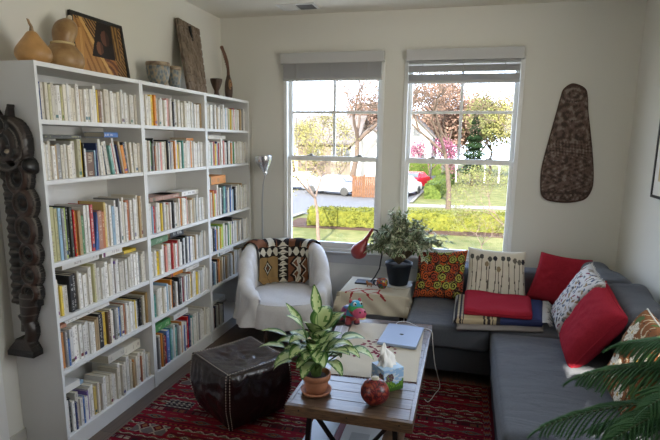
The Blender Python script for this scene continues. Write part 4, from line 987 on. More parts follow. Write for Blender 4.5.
part('window_side_base', sofa_d, 1.905, 3.20, -1.02, -.12, .075, .265, r=.02, puff=0)
part('chaise_base', sofa_d, 2.49, 3.20, -2.32, -1.03, .055, .265, r=.02, puff=0)
part('seat_cushion', sofa_m, 1.895, 2.468, -1.065, -.28, .262, .425, r=.035, puff=.012, seed=1)
part('seat_cushion', sofa_m, 2.474, 3.20, -1.065, -.28, .262, .425, r=.035, puff=.012, seed=5)
def wrk(p, q):
    if q[2] > .5: p.z += sum(1.7*am*math.exp(-((p.y-yc-sl*(p.x-2.5)-.015*math.sin(p.x*9+yc*7))/wd)**2)*(.5+.5*math.sin(p.x*5+yc*11)) for (yc, sl, wd, am) in ((-1.25, .05, .022, -.012), (-1.36, -.10, .02, -.010), (-1.47, .06, .025, -.013), (-1.58, -.05, .02, -.008), (-1.75, .10, .03, -.008), (-1.40, .2, .02, .007)))+.004*noise.noise(V(p.x*9, p.y*14, 1))
    return p
part('chaise_cushion', sofa_m, 2.472, 3.20, -2.33, -1.072, .262, .428, r=.035, puff=.016, seed=9, topf=wrk)
part('window_side_backrest', sofa_m, 1.895, 3.2, -.30, -.07, .10, .66, r=.05, puff=.01, seed=3)
part('wall_side_backrest', sofa_m, 3.205, 3.445, -2.34, -.07, .10, .70, r=.05, puff=.01, seed=4)
def slump(k):
    def f(p, q):
        if q[2] > 0: p.z += .03*math.sin((p.y+k)*5)*max(0, q[2]); p.x += .02*math.sin(p.y*6+k)
        return p
    return f
part('back_cushion', sofa_m, 3.10, 3.36, -.92, -.30, .43, .80, r=.08, puff=.03, wr=.012, seed=6, topf=slump(.3))
part('back_cushion', sofa_m, 3.14, 3.42, -1.60, -.88, .43, .79, r=.08, puff=.03, wr=.012, seed=7, topf=slump(.9))
part('back_cushion', sofa_m, 3.16, 3.42, -2.32, -1.60, .43, .79, r=.08, puff=.03, wr=.012, seed=8, topf=slump(1.6))
b = MB()
for (x, y) in ((1.96, -.96), (1.96, -.16), (2.55, -2.26), (3.14, -2.26), (3.14, -.16)):
    l_ = MB(); l_.tube([(x, y, .08), (x, y, 0)], [.024, .018], 12); l_.build('leg', pmat('dark_leg_wood', (.02, .014, .01), .4), t)
t = thing('ottoman', 'grey upholstered ottoman standing against the near end of the chaise', 'ottoman', (2.84, -2.56, 0))
part('ottoman_cushion', sofa_m, 2.495, 3.14, -2.74, -2.355, .10, .43, r=.04, puff=.01, seed=12)
for (x, y) in ((2.55, -2.68), (3.08, -2.68), (2.55, -2.42), (3.08, -2.42)): MB().tube([(x, y, .11), (x, y, 0)], [.02, .016], 10).build('leg', MATS['dark_leg_wood'], t)

# ------------------------------------------------------------------ cushions
def pillow(name, label, cor, th, colf=None, mat=None, group=None, seed=0, N=48, piping=None, sag=.0, tassels=None, nrm=None):
    BL, BR, TR, TL = [Vector(c) for c in cor]
    n0 = ((BR-BL).cross(TL-BL)+(BR-TR).cross(TL-TR)*-1).normalized()
    n0 = ((BR-BL+TR-TL).cross(TL-BL+TR-BR)).normalized()
    Fq = quadpts(BL, BR, TR, TL); cen = (BL+BR+TR+TL)/4
    def surf(sgn):
        def F(u, v):
            s, q = 2*u-1, 2*v-1
            pin = 1-.07*(1-q*q)*abs(s)**3; pin2 = 1-.07*(1-s*s)*abs(q)**3
            p = Fq(.5+.5*s*pin, .5+.5*q*pin2)
            hgt = th*.5*((1-s**4)*(1-q**4))**.42 if abs(s) < 1 and abs(q) < 1 else 0
            hgt *= 1+.10*noise.noise(Vector((s*1.6+seed, q*1.6, seed)))
            wr = .006*noise.noise(Vector((s*5+seed, q*5, 2)))*(1-s**4)*(1-q**4)
            # corner creases
            p = p+n0*(sgn*(hgt+wr)); p.z -= sag*(1-q*q)*0
            return p
        return F
    b = MB(); b.grid(surf(1), N, N, colf=colf); b.grid(lambda u, v: surf(-1)(1-u, v), N, N, colf=(lambda u, v: colf(1-u, v)) if colf else None)
    t = thing(name, label, 'cushion', (cen.x, cen.y, min(BL.z, BR.z)), group)
    b.build('cushion_cover', mat or attrmat('printed_cotton', .9, .4, 500, spec=.15), t, weld=.0005)
    edge = [surf(1)(k/24, 0) for k in range(24)]+[surf(1)(1, k/24) for k in range(24)]+[surf(1)(1-k/24, 1) for k in range(24)]+[surf(1)(0, 1-k/24) for k in range(25)]
    MB().tube(edge, .004, 6, cap=False).build('piping' if not tassels else 'edge_trim', piping or mat or MATS['printed_cotton'], t) if piping or mat else None
    if tassels:
        b = MB()
        for k in range(0, len(edge)-1):
            e_ = Vector(edge[k]); o_ = (e_-cen).normalized()
            for m in range(3):
                e2 = e_.lerp(Vector(edge[k+1]), m/3); b.tube([e2, e2+o_*.02+V(RND.uniform(-.006, .006), RND.uniform(-.006, .006), RND.uniform(-.012, .004))], [.002, .001], 4)
        b.build('fringe', tassels, t)
    return t
def paisley(u, v):
    x, y = u*6.0, v*5.6; i, j = int(x), int(y); best = None
    base = (.030, .016, .012)
    for di in (-1, 0, 1):
        for dj in (-1, 0, 1):
            a, c = i+di, j+dj; rr = random.Random(a*31+c*17+5); cx, cy = a+.5+(.25 if c % 2 else -.25)+rr.uniform(-.08, .08), c+.5+rr.uniform(-.08, .08)
            d = math.hypot(x-cx, y-cy); th = math.atan2(y-cy, x-cx)
            if best is None or d < best[0]: best = (d, th, rr.choice('ggoor'), rr.random(), 1 if rr.random() < .5 else -1)
    d, th, kind, ph_, sg = best; R = .50
    if d < R:
        sp_ = (d/R*1.9+th/(2*PI)*sg+ph_) % 1
        col = {'g': (.34, .35, .07), 'o': (.46, .095, .025), 'r': (.34, .06, .03)}[kind]
        return col if sp_ < .52 and d < R*.94 else base
    e = noise.noise(Vector((x*3.2, y*3.2, 0)))
    return (.42, .08, .02) if e > .05 else ((.16, .085, .06) if e < -.25 else base)
pillow('patterned_cushion', 'brown cushion with green and orange swirls, leftmost on sofa, beside the side table', [(1.885, -.50, .437), (2.285, -.47, .437), (2.30, -.335, .825), (1.905, -.35, .79)], .13, paisley, seed=1, N=72)
hx = [(.07, .83, 0), (.17, .80, 1), (.24, .84, 0), (.33, .70, 2), (.38, .80, 0), (.47, .82, 3), (.53, .62, 2), (.60, .83, 0), (.69, .83, 0), (.80, .80, 1), (.88, .78, 1), (.95, .79, 3)]
def poppy(u, v):
    for k, (cx, cy, c) in enumerate(hx):
        dx, dy = (u-cx)/.036, (v-cy)/.05
        if dx*dx+dy*dy < 1: return [(.07, .07, .065), (.13, .12, .10), (.24, .19, .12), (.025, .025, .035)][c]
        lean = .02*math.sin(k*2.3+v*4)
        if v < cy and abs(u-cx-lean*(cy-v)*2) < .0068: return (.10, .09, .075)
    return (.60, .56, .47)
pillow('poppy_cushion', 'cream cushion printed with grey long-stemmed seed heads, behind the folded blankets', [(2.29, -.47, .437), (2.765, -.45, .437), (2.74, -.335, .84), (2.30, -.33, .85)], .13, poppy, seed=2, N=88)
redf = pmat('red_cotton', (.30, .020, .034), .95, bump=.7, bscale=380, spec=.04, var=.06, vscale=90)
pillow('red_cushion', 'red cushion leaning in the sofa corner behind the floral cushion', [(2.755, -.43, .50), (3.10, -.55, .44), (3.215, -.36, .81), (2.85, -.36, .85)], .15, mat=redf, seed=3)
def floral(u, v):
    x, y = u*12, v*12; i, j = int(x), int(y)
    for di in (-1, 0, 1):
        for dj in (-1, 0, 1):
            a, c = i+di, j+dj; rr = random.Random(a*131+c*37+9); cx, cy = a+rr.uniform(.1, .9), c+rr.uniform(.1, .9); ro = rr.uniform(0, PI)
            dx, dy = x-cx, y-cy; q, r = dx*math.cos(ro)+dy*math.sin(ro), -dx*math.sin(ro)+dy*math.cos(ro)
            if (q/.48)**2+(r/.22)**2 < 1: return rr.choice([(.06, .08, .16), (.20, .05, .08), (.26, .18, .10), (.13, .16, .18), (.05, .05, .06), (.30, .26, .22)])
    return (.58, .57, .56)
pillow('floral_cushion', 'white cushion with small blue and red flower print, between the two red cushions', [(2.905, -1.03, .435), (2.93, -.58, .44), (3.10, -.82, .885), (3.08, -1.28, .87)], .12, floral, seed=4, N=72, tassels=pmat('white_yarn', (.6, .58, .54), .9))
pillow('red_cushion', 'red cushion propped in front of floral cushion on the chaise, its foot in sunlight', [(2.88, -1.56, .432), (2.915, -1.10, .435), (3.12, -1.14, .85), (3.10, -1.66, .80)], .17, mat=redf, seed=5, N=56)
def brownp(u, v):
    b_ = (.20, .075, .025)
    for (cx, cy, R) in ((.30, .62, .17), (.68, .36, .17), (.72, .78, .13), (.30, .2, .12)):
        dx, dy = u-cx, v-cy; d = math.hypot(dx, dy); a = math.atan2(dy, dx); rr = R*(.62+.38*abs(math.cos(a*2.5)))
        if d < R*.18: return (.45, .28, .06)
        if d < rr: return (.62, .58, .48) if math.sin(a*12) > -.75 else (.30, .27, .2)
    e = noise.noise(Vector((u*6, v*6, 3)))
    if e > .28: return (.07, .12, .035)
    if abs(e) < .025: return (.50, .42, .28)
    if abs(e+.2) < .02: return (.04, .03, .02)
    return b_
pillow('flower_cushion', 'brown cushion with white flowers and pale trim at near end of sofa back', [(3.02, -2.16, .435), (3.035, -1.66, .435), (3.135, -1.83, .90), (3.12, -2.32, .90)], .13, brownp, seed=6, N=72, piping=pmat('white_piping', (.6, .58, .52), .9))

# ------------------------------------------------------------------ folded blankets
def folded(mb, Q, z0, z1, r=.02, colf=None, N=60, wob=.006, seed=0, mi=0, layers=1):
    Fq = quadpts(*[V(x, y, 0) for x, y in Q])
    def top(u, v):
        p = Fq(u, v); e = min(u, 1-u, v, 1-v); k = max(0, 1-e/.06); zz = z1-(z1-z0)*.30*k*k+wob*noise.noise(Vector((p.x*6+seed, p.y*6, 0)))
        return (p.x, p.y, zz)
    mb.grid(top, N, N, colf=colf, mi=mi)
    pts = [(k/N, 0) for k in range(N)]+[(1, k/N) for k in range(N)]+[(1-k/N, 1) for k in range(N)]+[(0, 1-k/N) for k in range(N+1)]
    L = len(pts)-1; cen = Fq(.5, .5)
    def side(u, v):
        i = u*L; a = pts[int(i) if int(i) <= L else L]; p = Vector(top(*a)); o = (V(p.x, p.y, 0)-V(cen.x, cen.y, 0)).normalized()
        bul = math.sin(v*PI)*.012*(1 if layers == 1 else abs(math.sin(v*PI*layers))*1.0)
        return (p.x+o.x*bul, p.y+o.y*bul, lerp(p.z, z0, v))
    mb.grid(side, L, 8, mi=mi, colf=(lambda u, v: colf(*[min(.999, max(.001, q)) for q in pts[int(u*L)]])) if colf else None)
gb = pmat('grey_wool', (.22, .20, .19), .95, bump=.8, bscale=300)
b = MB(); folded(b, [(2.255, -1.13), (2.80, -1.02), (2.86, -.50), (2.27, -.50)], .436, .470, seed=1)
tag(b.build('grey_blanket', gb, weld=.0005), 'folded grey wool blanket at bottom of the pile on the sofa', 'blanket')
def stripe(u, v):
    x = u*.58
    if x > .30: return (.026, .036, .10) if (v*260) % 2 < 1.2 else (.04, .05, .13)
    if x < .012 or .028 < x < .040 or .05 < x < .056: return (.03, .025, .03)
    if .19 < x < .20 or .215 < x < .232 or .245 < x < .252 or .275 < x < .30: return (.035, .028, .03)
    return (.42, .34, .22) if (v*200) % 2 < 1.3 else (.33, .26, .17)
b = MB(); folded(b, [(2.235, -1.10), (2.80, -1.00), (2.865, -.52), (2.24, -.53)], .470, .520, colf=stripe, seed=2, N=90, layers=3)
t = thing('striped_blanket', 'folded blanket striped beige and black with a blue half, under the red one', 'blanket', (2.5, -.8, .47))
b.build('blanket_cloth', MATS['printed_cotton'], t, weld=.0005)
b = MB()
for k in range(46):
    f_ = k/45; p = V(2.80, -1.0, .50).lerp(V(2.865, -.52, .505), f_); a = RND.uniform(.045, .08)
    b.tube([p, p+V(a*.6, RND.uniform(-.015, .015), .004), p+V(a, RND.uniform(-.02, .02), -.028)], [.004, .003, .0015], 4)
b.build('fringe', MATS['white_yarn'], t)
b = MB()
for k in range(46):
    f_ = k/45; p = V(2.238, -1.09, .50).lerp(V(2.243, -.54, .505), f_); b.tube([p, p+V(-.012, 0, -.01), p+V(-.018, RND.uniform(-.01, .01), -.035)], [.0025, .002, .0012], 4)
b.build('fringe', MATS['white_yarn'], t)
b = MB(); folded(b, [(2.295, -1.045), (2.725, -1.03), (2.76, -.60), (2.30, -.585)], .521, .566, seed=3, layers=2, wob=.016)
tag(b.build('red_blanket', redf, weld=.0005), 'folded plain red blanket on top of the pile on the sofa', 'blanket')

# ------------------------------------------------------------------ tub armchair with slipcover and throw
AC = V(.83, -.60, 0); fa = math.atan2(-.91, .40)   # facing direction
def ap(th, r, z):   # th measured from the facing direction; superellipse plan
    c_, s_ = math.cos(th), math.sin(th); k = (abs(c_)**2.6+abs(s_)**2.6)**(-1/2.6)
    x = r*k*c_; y = r*k*s_
    return V(AC.x+x*math.cos(fa)-y*math.sin(fa), AC.y+x*math.sin(fa)+y*math.cos(fa), z)
def ahgt(th):      # wall height for angle from front
    d = abs(th); return lerp(.50, .80, sst(math.radians(42), math.radians(135), d))
RO, RI = .375, .265
slip = pmat('white_slipcover', (.66, .65, .65), .92, bump=.3, bscale=250, spec=.15, var=.03, vscale=60)
t = thing('tub_armchair', 'round tub armchair under a white slipcover standing between bookcases and window', 'armchair', AC)
T0, T1 = math.radians(38), math.radians(322)
def fold(th, z, k=1): return k*(.014*math.sin(th*13+z*9)+.010*math.sin(th*23+1-z*14)+.024*noise.noise(Vector((th*4, z*5, 0))))
def wall(u, v):
    th = lerp(T0, T1, u); th_ = th if th <= PI else th-2*PI
    h = ahgt(th_); e = min(1, min(u, 1-u)/.05); endk = math.sqrt(max(0, 1-(1-e)**2)); mid = (RO+RI)/2; hw = (RO-RI)/2
    if v < .45:
        q = v/.45; z = lerp(.225, h-.05, q); r = mid+(hw+.035*(1-q)**1.5)*max(endk, .05)+fold(th, z, (1-q*.6))
    elif v < .62:
        q = (v-.45)/.17; a = q*PI; z = h-.05+.05*math.sin(a)*endk; r = mid+hw*math.cos(a)*max(endk, .05)+fold(th, z, .35)
    else:
        q = (v-.62)/.38; z = lerp(h-.05, .36, q); r = mid-hw*max(endk, .05)-.012*math.sin(q*PI)+fold(th, z, .25)
    return ap(th_, r, z)
b = MB(); b.grid(wall, 190, 44)
# seat cushion and front skirt
def seat(u, v):
    th = u*2*PI; r = v*(.285+.07*max(0, math.cos(th))**2); z = .432-.022*v**6+.008*noise.noise(Vector((math.cos(th)*v*3, math.sin(th)*v*3, 5)))+.012*(1-v*v)
    return ap(th if th <= PI else th-2*PI, r, z)
b.grid(seat, 72, 16)
def skirt(u, v):
    th = lerp(-1.15, 1.15, u); r0 = .285+.07*math.cos(th)**2; z = lerp(.41, .225, v); r = r0+.012*math.sin(min(1, v*4)*PI/2)+.02*v+fold(th, z, .6*v)+.0
    k = max(0, (abs(th)-.6)/.55); r = lerp(r, (RO+.01), k*.9)
    return ap(th, r, z)
b.grid(skirt, 60, 20)
b.build('slipcover', slip, t, weld=.0004)
for th in (math.radians(35), math.radians(-35), math.radians(145), math.radians(-145)):
    p = ap(th, .27, 0); MB().tube([(p.x, p.y, .2), (p.x*1.0, p.y, 0)], [.018, .013], 10).build('leg', pmat('walnut_leg', (.09, .045, .022), .4), t)
MB().lathe([(.24, .19), (.25, .195), (.25, .24), (.2, .24)], AC, 24).build('under_frame', pmat('black_cloth', (.015, .015, .015), .9), t)
# mudcloth throw
BKc, CRc, BRc, OCc = (.018, .014, .012), (.58, .54, .44), (.17, .07, .035), (.30, .19, .08)
def hourglass(a, c):  # a,c in 0..1
    return abs(c-.5) > abs(a-.5)
def mud(u, v):  # u across, v from the seat (0) to the top/over the back (1)
    u = 1-u
    v2 = v
    col = u*5; ci = int(col); cf_ = col-ci; row = v2*4.2
    if abs(cf_) < .03: return BKc
    if ci == 2:
        m = (row*2.2) % 1; return (CRc if hourglass(cf_, m) else BKc) if .1 < m < .9 else (CRc if (row*40) % 2 < 1 else BKc)
    if 1.95 < row < 2.75:
        m = (col*1.6) % 1; r_ = (row-1.95)/.8
        if r_ < .08 or r_ > .92: return BKc
        return CRc if hourglass(r_, m) else BKc
    base = [OCc, OCc, BRc, BRc, BRc][ci] if row < 2 else [BRc, OCc, BRc, BRc, OCc][ci]
    if row < 1.95:
        if ci >= 3:
            z_ = abs(((row*2.1) % 2)-1)*.5+.15; d_ = (col-3)
            if abs((d_ % .9)-z_-.1) < .11: return BKc
            if abs((d_ % .9)-z_-.3) < .05: return CRc
            if abs(col-4.05) < .1+.12*abs(math.sin(row*5)): return CRc
            return base
        if ci <= 1:
            m = abs(col-1.0)/.55+abs(row-1.1)/.75
            if m < .3: return BRc
            if m < .5: return BKc
            if m < .66: return CRc
            if m < .85: return BKc
            return OCc
    else:
        m = math.hypot((cf_-.5), (row-3.3)*.7)
        if ci in (1, 4): return CRc if abs(cf_-.5) < .28*(3.9-row)/1.0 and row < 3.7 else (BKc if m < .5 else BRc)
        if m < .18: return BKc
        if ci == 3: return BRc if cf_ < .6 else BKc
    return base
def throw(u, v):
    th = lerp(-1, 1, u)*math.radians(54)+PI; th_ = th if th <= PI else th-2*PI; h = ahgt(th_); mid = (RO+RI)/2; hw = (RO-RI)/2
    h = h+.012
    if v < .66:
        q = v/.66; z = lerp(.452, h-.05, q); r = mid-hw-.012-.012*math.sin((1-q)*PI)-.004
        if q < .1: r -= (.1-q)*.5
    elif v < .85:
        q = (v-.66)/.19; a = PI-q*PI; z = h-.05+.055*math.sin(a); r = mid+(hw+.014)*math.cos(a)
    else:
        q = (v-.85)/.15; z = lerp(h-.05, h-.22, q); r = mid+hw+.028
    return ap(th_, r+fold(th, z, .3), z+.004*math.sin(u*30))
b = MB(); b.grid(throw, 150, 110, colf=mud)
tag(b.build('mudcloth_throw', MATS['printed_cotton'], solid=.004), 'brown, black and cream geometric throw draped over back of the white armchair', 'throw')

# ------------------------------------------------------------------ floor lamp behind the armchair
steel = pmat('satin_steel', (.50, .51, .53), .28, .9)
t = thing('floor_lamp', 'slim silver floor lamp with cone-shaped head behind the armchair', 'lamp', (.44, -.13, 0))
MB().lathe([(.001, .001), (.095, .001), (.10, .006), (.098, .014), (.02, .02), (.008, .03)][0:6], (.44, -.13, 0), 36).build('base', steel, t)
MB().tube([(.44, -.13, .02), (.44, -.13, .7), (.441, -.131, 1.1), (.455, -.14, 1.26), (.478, -.15, 1.345), (.485, -.152, 1.375)], [.008, .008, .008, .007, .006, .006], 10).build('pole', steel, t)
b = MB(); axl = V(-.15, .12, 1).normalized(); c0 = V(.484, -.152, 1.36)
b.lathe(smooth_prof([(.012, 0), (.020, .012), (.022, .03), (.03, .045), (.052, .08), (.072, .12), (.080, .165)])+[(.076, .166), (.066, .12), (.045, .08), (.02, .045)], c0, 36, axis=axl, fn=lambda a, z: 1+(.015*math.cos(a*12) if z > .06 else 0))
b.build('lamp_head', pmat('ribbed_aluminium', (.62, .64, .68), .25, .85), t)
MB().ell(c0+axl*.10, (.022, .022, .03), 0, 16).build('bulb', pmat('frosted_bulb', (.8, .8, .78), .3), t)
MB().tube([(.435, -.137, .02), (.40, -.10, .012), (.36, -.05, .006), (.33, -.03, .006)], .003, 6).build('power_cord', pmat('black_rubber', (.012, .012, .012), .5), t)

# ------------------------------------------------------------------ side table with cloth
SX0, SX1, SY0, SY1, SZ = 1.34, 1.855, -.70, -.25, .50
t = thing('side_table', 'small dark side table hidden under a cloth between armchair and sofa', 'side table', (1.6, -.47, 0))
dk = pmat('dark_table_wood', (.03, .02, .015), .5)
MB().box(SX0+.005, SX1-.005, SY0+.005, SY1-.005, SZ-.025, SZ-.003, bev=.003).build('tabletop', dk, t)
for x in (SX0+.03, SX1-.03):
    for y in (SY0+.03, SY1-.03): MB().box(x-.016, x+.016, y-.016, y+.016, 0, SZ-.0255).build('leg', dk, t)
MB().box(SX0+.02, SX1-.02, SY0+.02, SY1-.02, .12, .135).build('lower_shelf', dk, t)
def branch(u, v):   # red coral-like branches on the cloth, world x,y
    return None
def cloth(s, q):    # s,q in cloth metric coordinates centred
    hx_, hy_ = (SX1-SX0)/2+.006, (SY1-SY0)/2+.006; cx, cy = (SX0+SX1)/2, (SY0+SY1)/2
    ox = max(0, abs(s)-hx_); oy = max(0, abs(q)-hy_); drop = math.hypot(ox, oy) if ox and oy else ox+oy
    x = max(-hx_, min(hx_, s)); y = max(-hy_, min(hy_, q)); fl = .12*drop
    sx, sy = math.copysign(1, s), math.copysign(1, q)
    wv = .006*math.sin((s+q)*38)*min(1, drop/.1)
    x += sx*(fl+wv) if ox else 0; y += sy*(fl+wv) if oy else 0
    if ox and oy: x += sx*.02; y += sy*.02
    return (cx+x, cy+y, SZ+.0015-drop*.96 if drop > .004 else SZ+.0015)
CWx, CWy = .62/1, .5
arms = [((.02, -.12), (-.13, -.27), .010), ((-.13, -.27), (-.15, -.36), .012), ((-.06, -.20), (.03, -.34), .012), ((.03, -.34), (.06, -.36), .008), ((.02, -.12), (.10, -.13), .010), ((.10, -.13), (.10, -.25), .012), ((.10, -.25), (.18, -.36), .015), ((-.13, -.27), (-.20, -.30), .01), ((.02, -.12), (-.12, -.14), .009), ((-.12, -.14), (-.2, -.30), .009), ((.10, -.2), (.02, -.30), .01)]
def clothcol(s, q):
    for (a, b_, w) in arms:
        A, B = Vector((a[0]*.85-.05, a[1]*.72-.02)), Vector((b_[0]*.85-.05, b_[1]*.72-.02)); P = Vector((s, q)); tt = max(0, min(1, (P-A).dot(B-A)/(B-A).length_squared))
        if (P-A-(B-A)*tt).length < w*(.85-.4*tt): return (.30, .03, .035)
    return (.52, .47, .37)
W_, H_ = .43, .40
b = MB(); b.grid(lambda u, v: cloth((2*u-1)*W_, (2*v-1)*H_), 120, 116, colf=lambda u, v: clothcol((2*u-1)*W_, (2*v-1)*H_))
tag(b.build('tablecloth', MATS['cream_linen'], solid=.002), 'cream cloth with red branching print draped over the side table', 'tablecloth')
# desk lamp
redp = pmat('red_lamp_paint', (.25, .028, .03), .35)
t = thing('desk_lamp', 'desk lamp with red teardrop shade on curved black arm', 'lamp', (1.52, -.40, SZ))
blkm = pmat('black_plastic', (.012, .012, .013), .6)
MB().box(1.40, 1.56, -.47, -.35, SZ+.003, SZ+.016, bev=.004).build('base', blkm, t)
MB().tube([(1.525, -.40, SZ+.014), (1.56, -.40, SZ+.06), (1.595, -.40, SZ+.13), (1.612, -.40, SZ+.25), (1.60, -.40, SZ+.38), (1.565, -.40, SZ+.45), (1.525, -.40, SZ+.462)], .006, 8).build('arm', blkm, t)
a0 = V(1.415, -.40, .765); a1 = V(1.53, -.40, .965); axl = (a1-a0).normalized(); L_ = (a1-a0).length
b = MB().lathe(smooth_prof([(.02, -.062), (.048, -.045), (.068, -.01), (.064, .03), (.042, .072), (.024, .11), (.015, .16), (.012, L_)]), a0, 32, axis=axl)
b.build('shade', redp, t)
# mosaic mug
mg = bpy.data.materials.new('mosaic_glaze'); n, l, p = nt(mg); tc = n.new('ShaderNodeTexCoord'); vo = n.new('ShaderNodeTexVoronoi'); vo.inputs['Scale'].default_value = 75; l.new(tc.outputs['Object'], vo.inputs['Vector'])
rp = n.new('ShaderNodeValToRGB'); rp.color_ramp.interpolation = 'CONSTANT'; el = rp.color_ramp.elements; el[0].color = (.30, .05, .02, 1); el[1].position = .3; el[1].color = (.35, .25, .04, 1)
for ps, c in ((.45, (.05, .12, .06)), (.6, (.32, .10, .03)), (.75, (.04, .06, .14))): e = el.new(ps); e.color = (*c, 1)
sx_ = n.new('ShaderNodeSeparateColor'); l.new(vo.outputs['Color'], sx_.inputs[0]); l.new(sx_.outputs[0], rp.inputs[0]); l.new(rp.outputs[0], p.inputs['Base Color']); p.inputs['Roughness'].default_value = .25
t = thing('mosaic_mug', 'squat mug with red, yellow and green mosaic pattern on the cloth', 'mug', (1.64, -.52, SZ))
z_ = SZ+.0028
MB().lathe(smooth_prof([(.022, z_), (.03, z_+.003), (.045, z_+.03), (.046, z_+.055), (.040, z_+.075)])+[(.036, z_+.075), (.04, z_+.05), (.02, z_+.01)], (1.64, -.52, 0), 28).build('mug_body', mg, t)
MB().tube([(1.60, -.525, z_+.06), (1.575, -.53, z_+.06), (1.57, -.53, z_+.04), (1.585, -.53, z_+.022), (1.603, -.525, z_+.022)], .005, 8).build('handle', blkm, t)
# small figurine
t = thing('lizard_figurine', 'tiny brown animal figurine in front of the desk lamp base', 'figurine', (1.53, -.50, SZ))
lz = pmat('brown_wood_toy', (.28, .12, .05), .5)
MB().ell((1.535, -.515, SZ+.026), (.024, .012, .013), 0, 14).ell((1.513, -.515, SZ+.043), (.010, .009, .011), 0, 12).tube([(1.55, -.515, SZ+.025), (1.575, -.52, SZ+.02)], [.006, .002], 6).tube([(1.52, -.515, SZ+.03), (1.513, -.515, SZ+.04)], [.009, .008], 8).build('body', lz, t)
for dx in (-.016, .014):
    for dy in (-.007, .007): MB().tube([(1.535+dx, -.515+dy, SZ+.02), (1.535+dx*1.1, -.515+dy*1.3, SZ+.003)], [.004, .0035], 6).build('leg', lz, t)

# variegated ficus
FC = V(1.755, -.40, 0)
t = thing('potted_ficus', 'bushy variegated ficus in dark navy pot on the side table before the window', 'potted plant', (FC.x, FC.y, SZ))
MB().lathe([(.075, SZ+.003), (.118, SZ+.004), (.122, SZ+.010), (.116, SZ+.012), (.06, SZ+.011)], FC, 36).build('saucer', pmat('stone_saucer', (.45, .42, .36), .7), t)
MB().lathe([(.070, SZ+.0125), (.078, SZ+.016), (.105, SZ+.172), (.112, SZ+.174), (.112, SZ+.198), (.104, SZ+.198), (.10, SZ+.17)], FC, 40).build('pot', pmat('navy_pot', (.012, .017, .026), .55, spec=.3), t)
MB().lathe([(.104, SZ+.178), (.05, SZ+.183), (.001, SZ+.185)], FC, 24).build('soil', MATS['soil'], t)
LV = MB(); ST = MB(); rr = random.Random(5)
for k in range(150):
    a = rr.uniform(0, 2*PI); el_ = rr.uniform(.08, 1.45); L = rr.uniform(.20, .36)
    if k < 5: a, el_, L = [(0.05, .35, .42), (.0, .25, .37), (PI, .5, .36), (.3, .1, .33), (-.1, .5, .4)][k]
    dv = V(math.cos(a)*math.cos(el_), math.sin(a)*math.cos(el_)*.75, math.sin(el_)*.95)
    if FC.y+dv.y*L > -.13: dv.y *= .4
    if dv.x < -.2: L *= .72
    b0 = FC+V(0, 0, SZ+.18); p1 = b0+V(dv.x*.15, dv.y*.15, .12+.05*rr.random()); p2 = b0+V(0, 0, .10)+dv*L+V(0, 0, -.03*(1-math.sin(max(0, el_)))*L/.3)
    P = [b0.lerp(p1, q/3) for q in range(4)]+[p1.lerp(p2, q/6)+V(0, 0, .03*math.sin(q/6*PI)) for q in range(1, 7)]
    ST.tube(P, [.003]*4+[.0018]*6, 4)
    for q in range(4, 10):
        for m in range(4):
            base = P[q]; d2 = (V(rr.uniform(-1, 1), rr.uniform(-1, 1), rr.uniform(-.5, .6))+dv*.7)
            cr = rr.random()
            leaf(LV, base, d2, rr.uniform(.040, .060), rr.uniform(.021, .029), .8, n=3, colf=lambda s, t_: (.50, .52, .37) if abs(s) > .55 or cr > .74 else (.09, .16, .07), fold=.2)
LV.build('foliage', attrmat('ficus_leaf', .7, 0, spec=.1), t); ST.build('stems', pmat('ficus_stem', (.16, .11, .06), .7), t)

# ------------------------------------------------------------------ Norfolk pine at the near right
NC = V(3.02, -2.98, 0)
t = thing('potted_norfolk_pine', 'dark green potted conifer with drooping feathery fronds at near right of the chaise', 'potted plant', NC)
MB().lathe([(.10, .001), (.11, .005), (.145, .24), (.155, .245), (.155, .275), (.145, .275), (.14, .25)], NC, 36).build('pot', terra, t)
MB().lathe([(.143, .25), (.07, .256), (.001, .258)], NC, 24).build('soil', MATS['soil'], t)
TRK = [(NC.x, NC.y, .25), (NC.x+.01, NC.y, .6), (NC.x, NC.y+.01, .95), (NC.x, NC.y, 1.19)]
MB().tube(TRK, [.013, .011, .008, .004], 10).build('trunk', pmat('pine_bark', (.10, .07, .04), .9, bump=.6), t)
nm = bpy.data.materials.new('pine_needles'); n, l, p = nt(nm); p.inputs['Roughness'].default_value = .6; p.inputs['Specular IOR Level'].default_value = .25
tc = n.new('ShaderNodeTexCoord'); nz = n.new('ShaderNodeTexNoise'); nz.inputs['Scale'].default_value = 14; l.new(tc.outputs['Object'], nz.inputs['Vector'])
rp = n.new('ShaderNodeValToRGB'); rp.color_ramp.elements[0].color = (.028, .085, .034, 1); rp.color_ramp.elements[1].color = (.075, .18, .07, 1); l.new(nz.outputs['Fac'], rp.inputs[0]); l.new(rp.outputs[0], p.inputs['Base Color'])
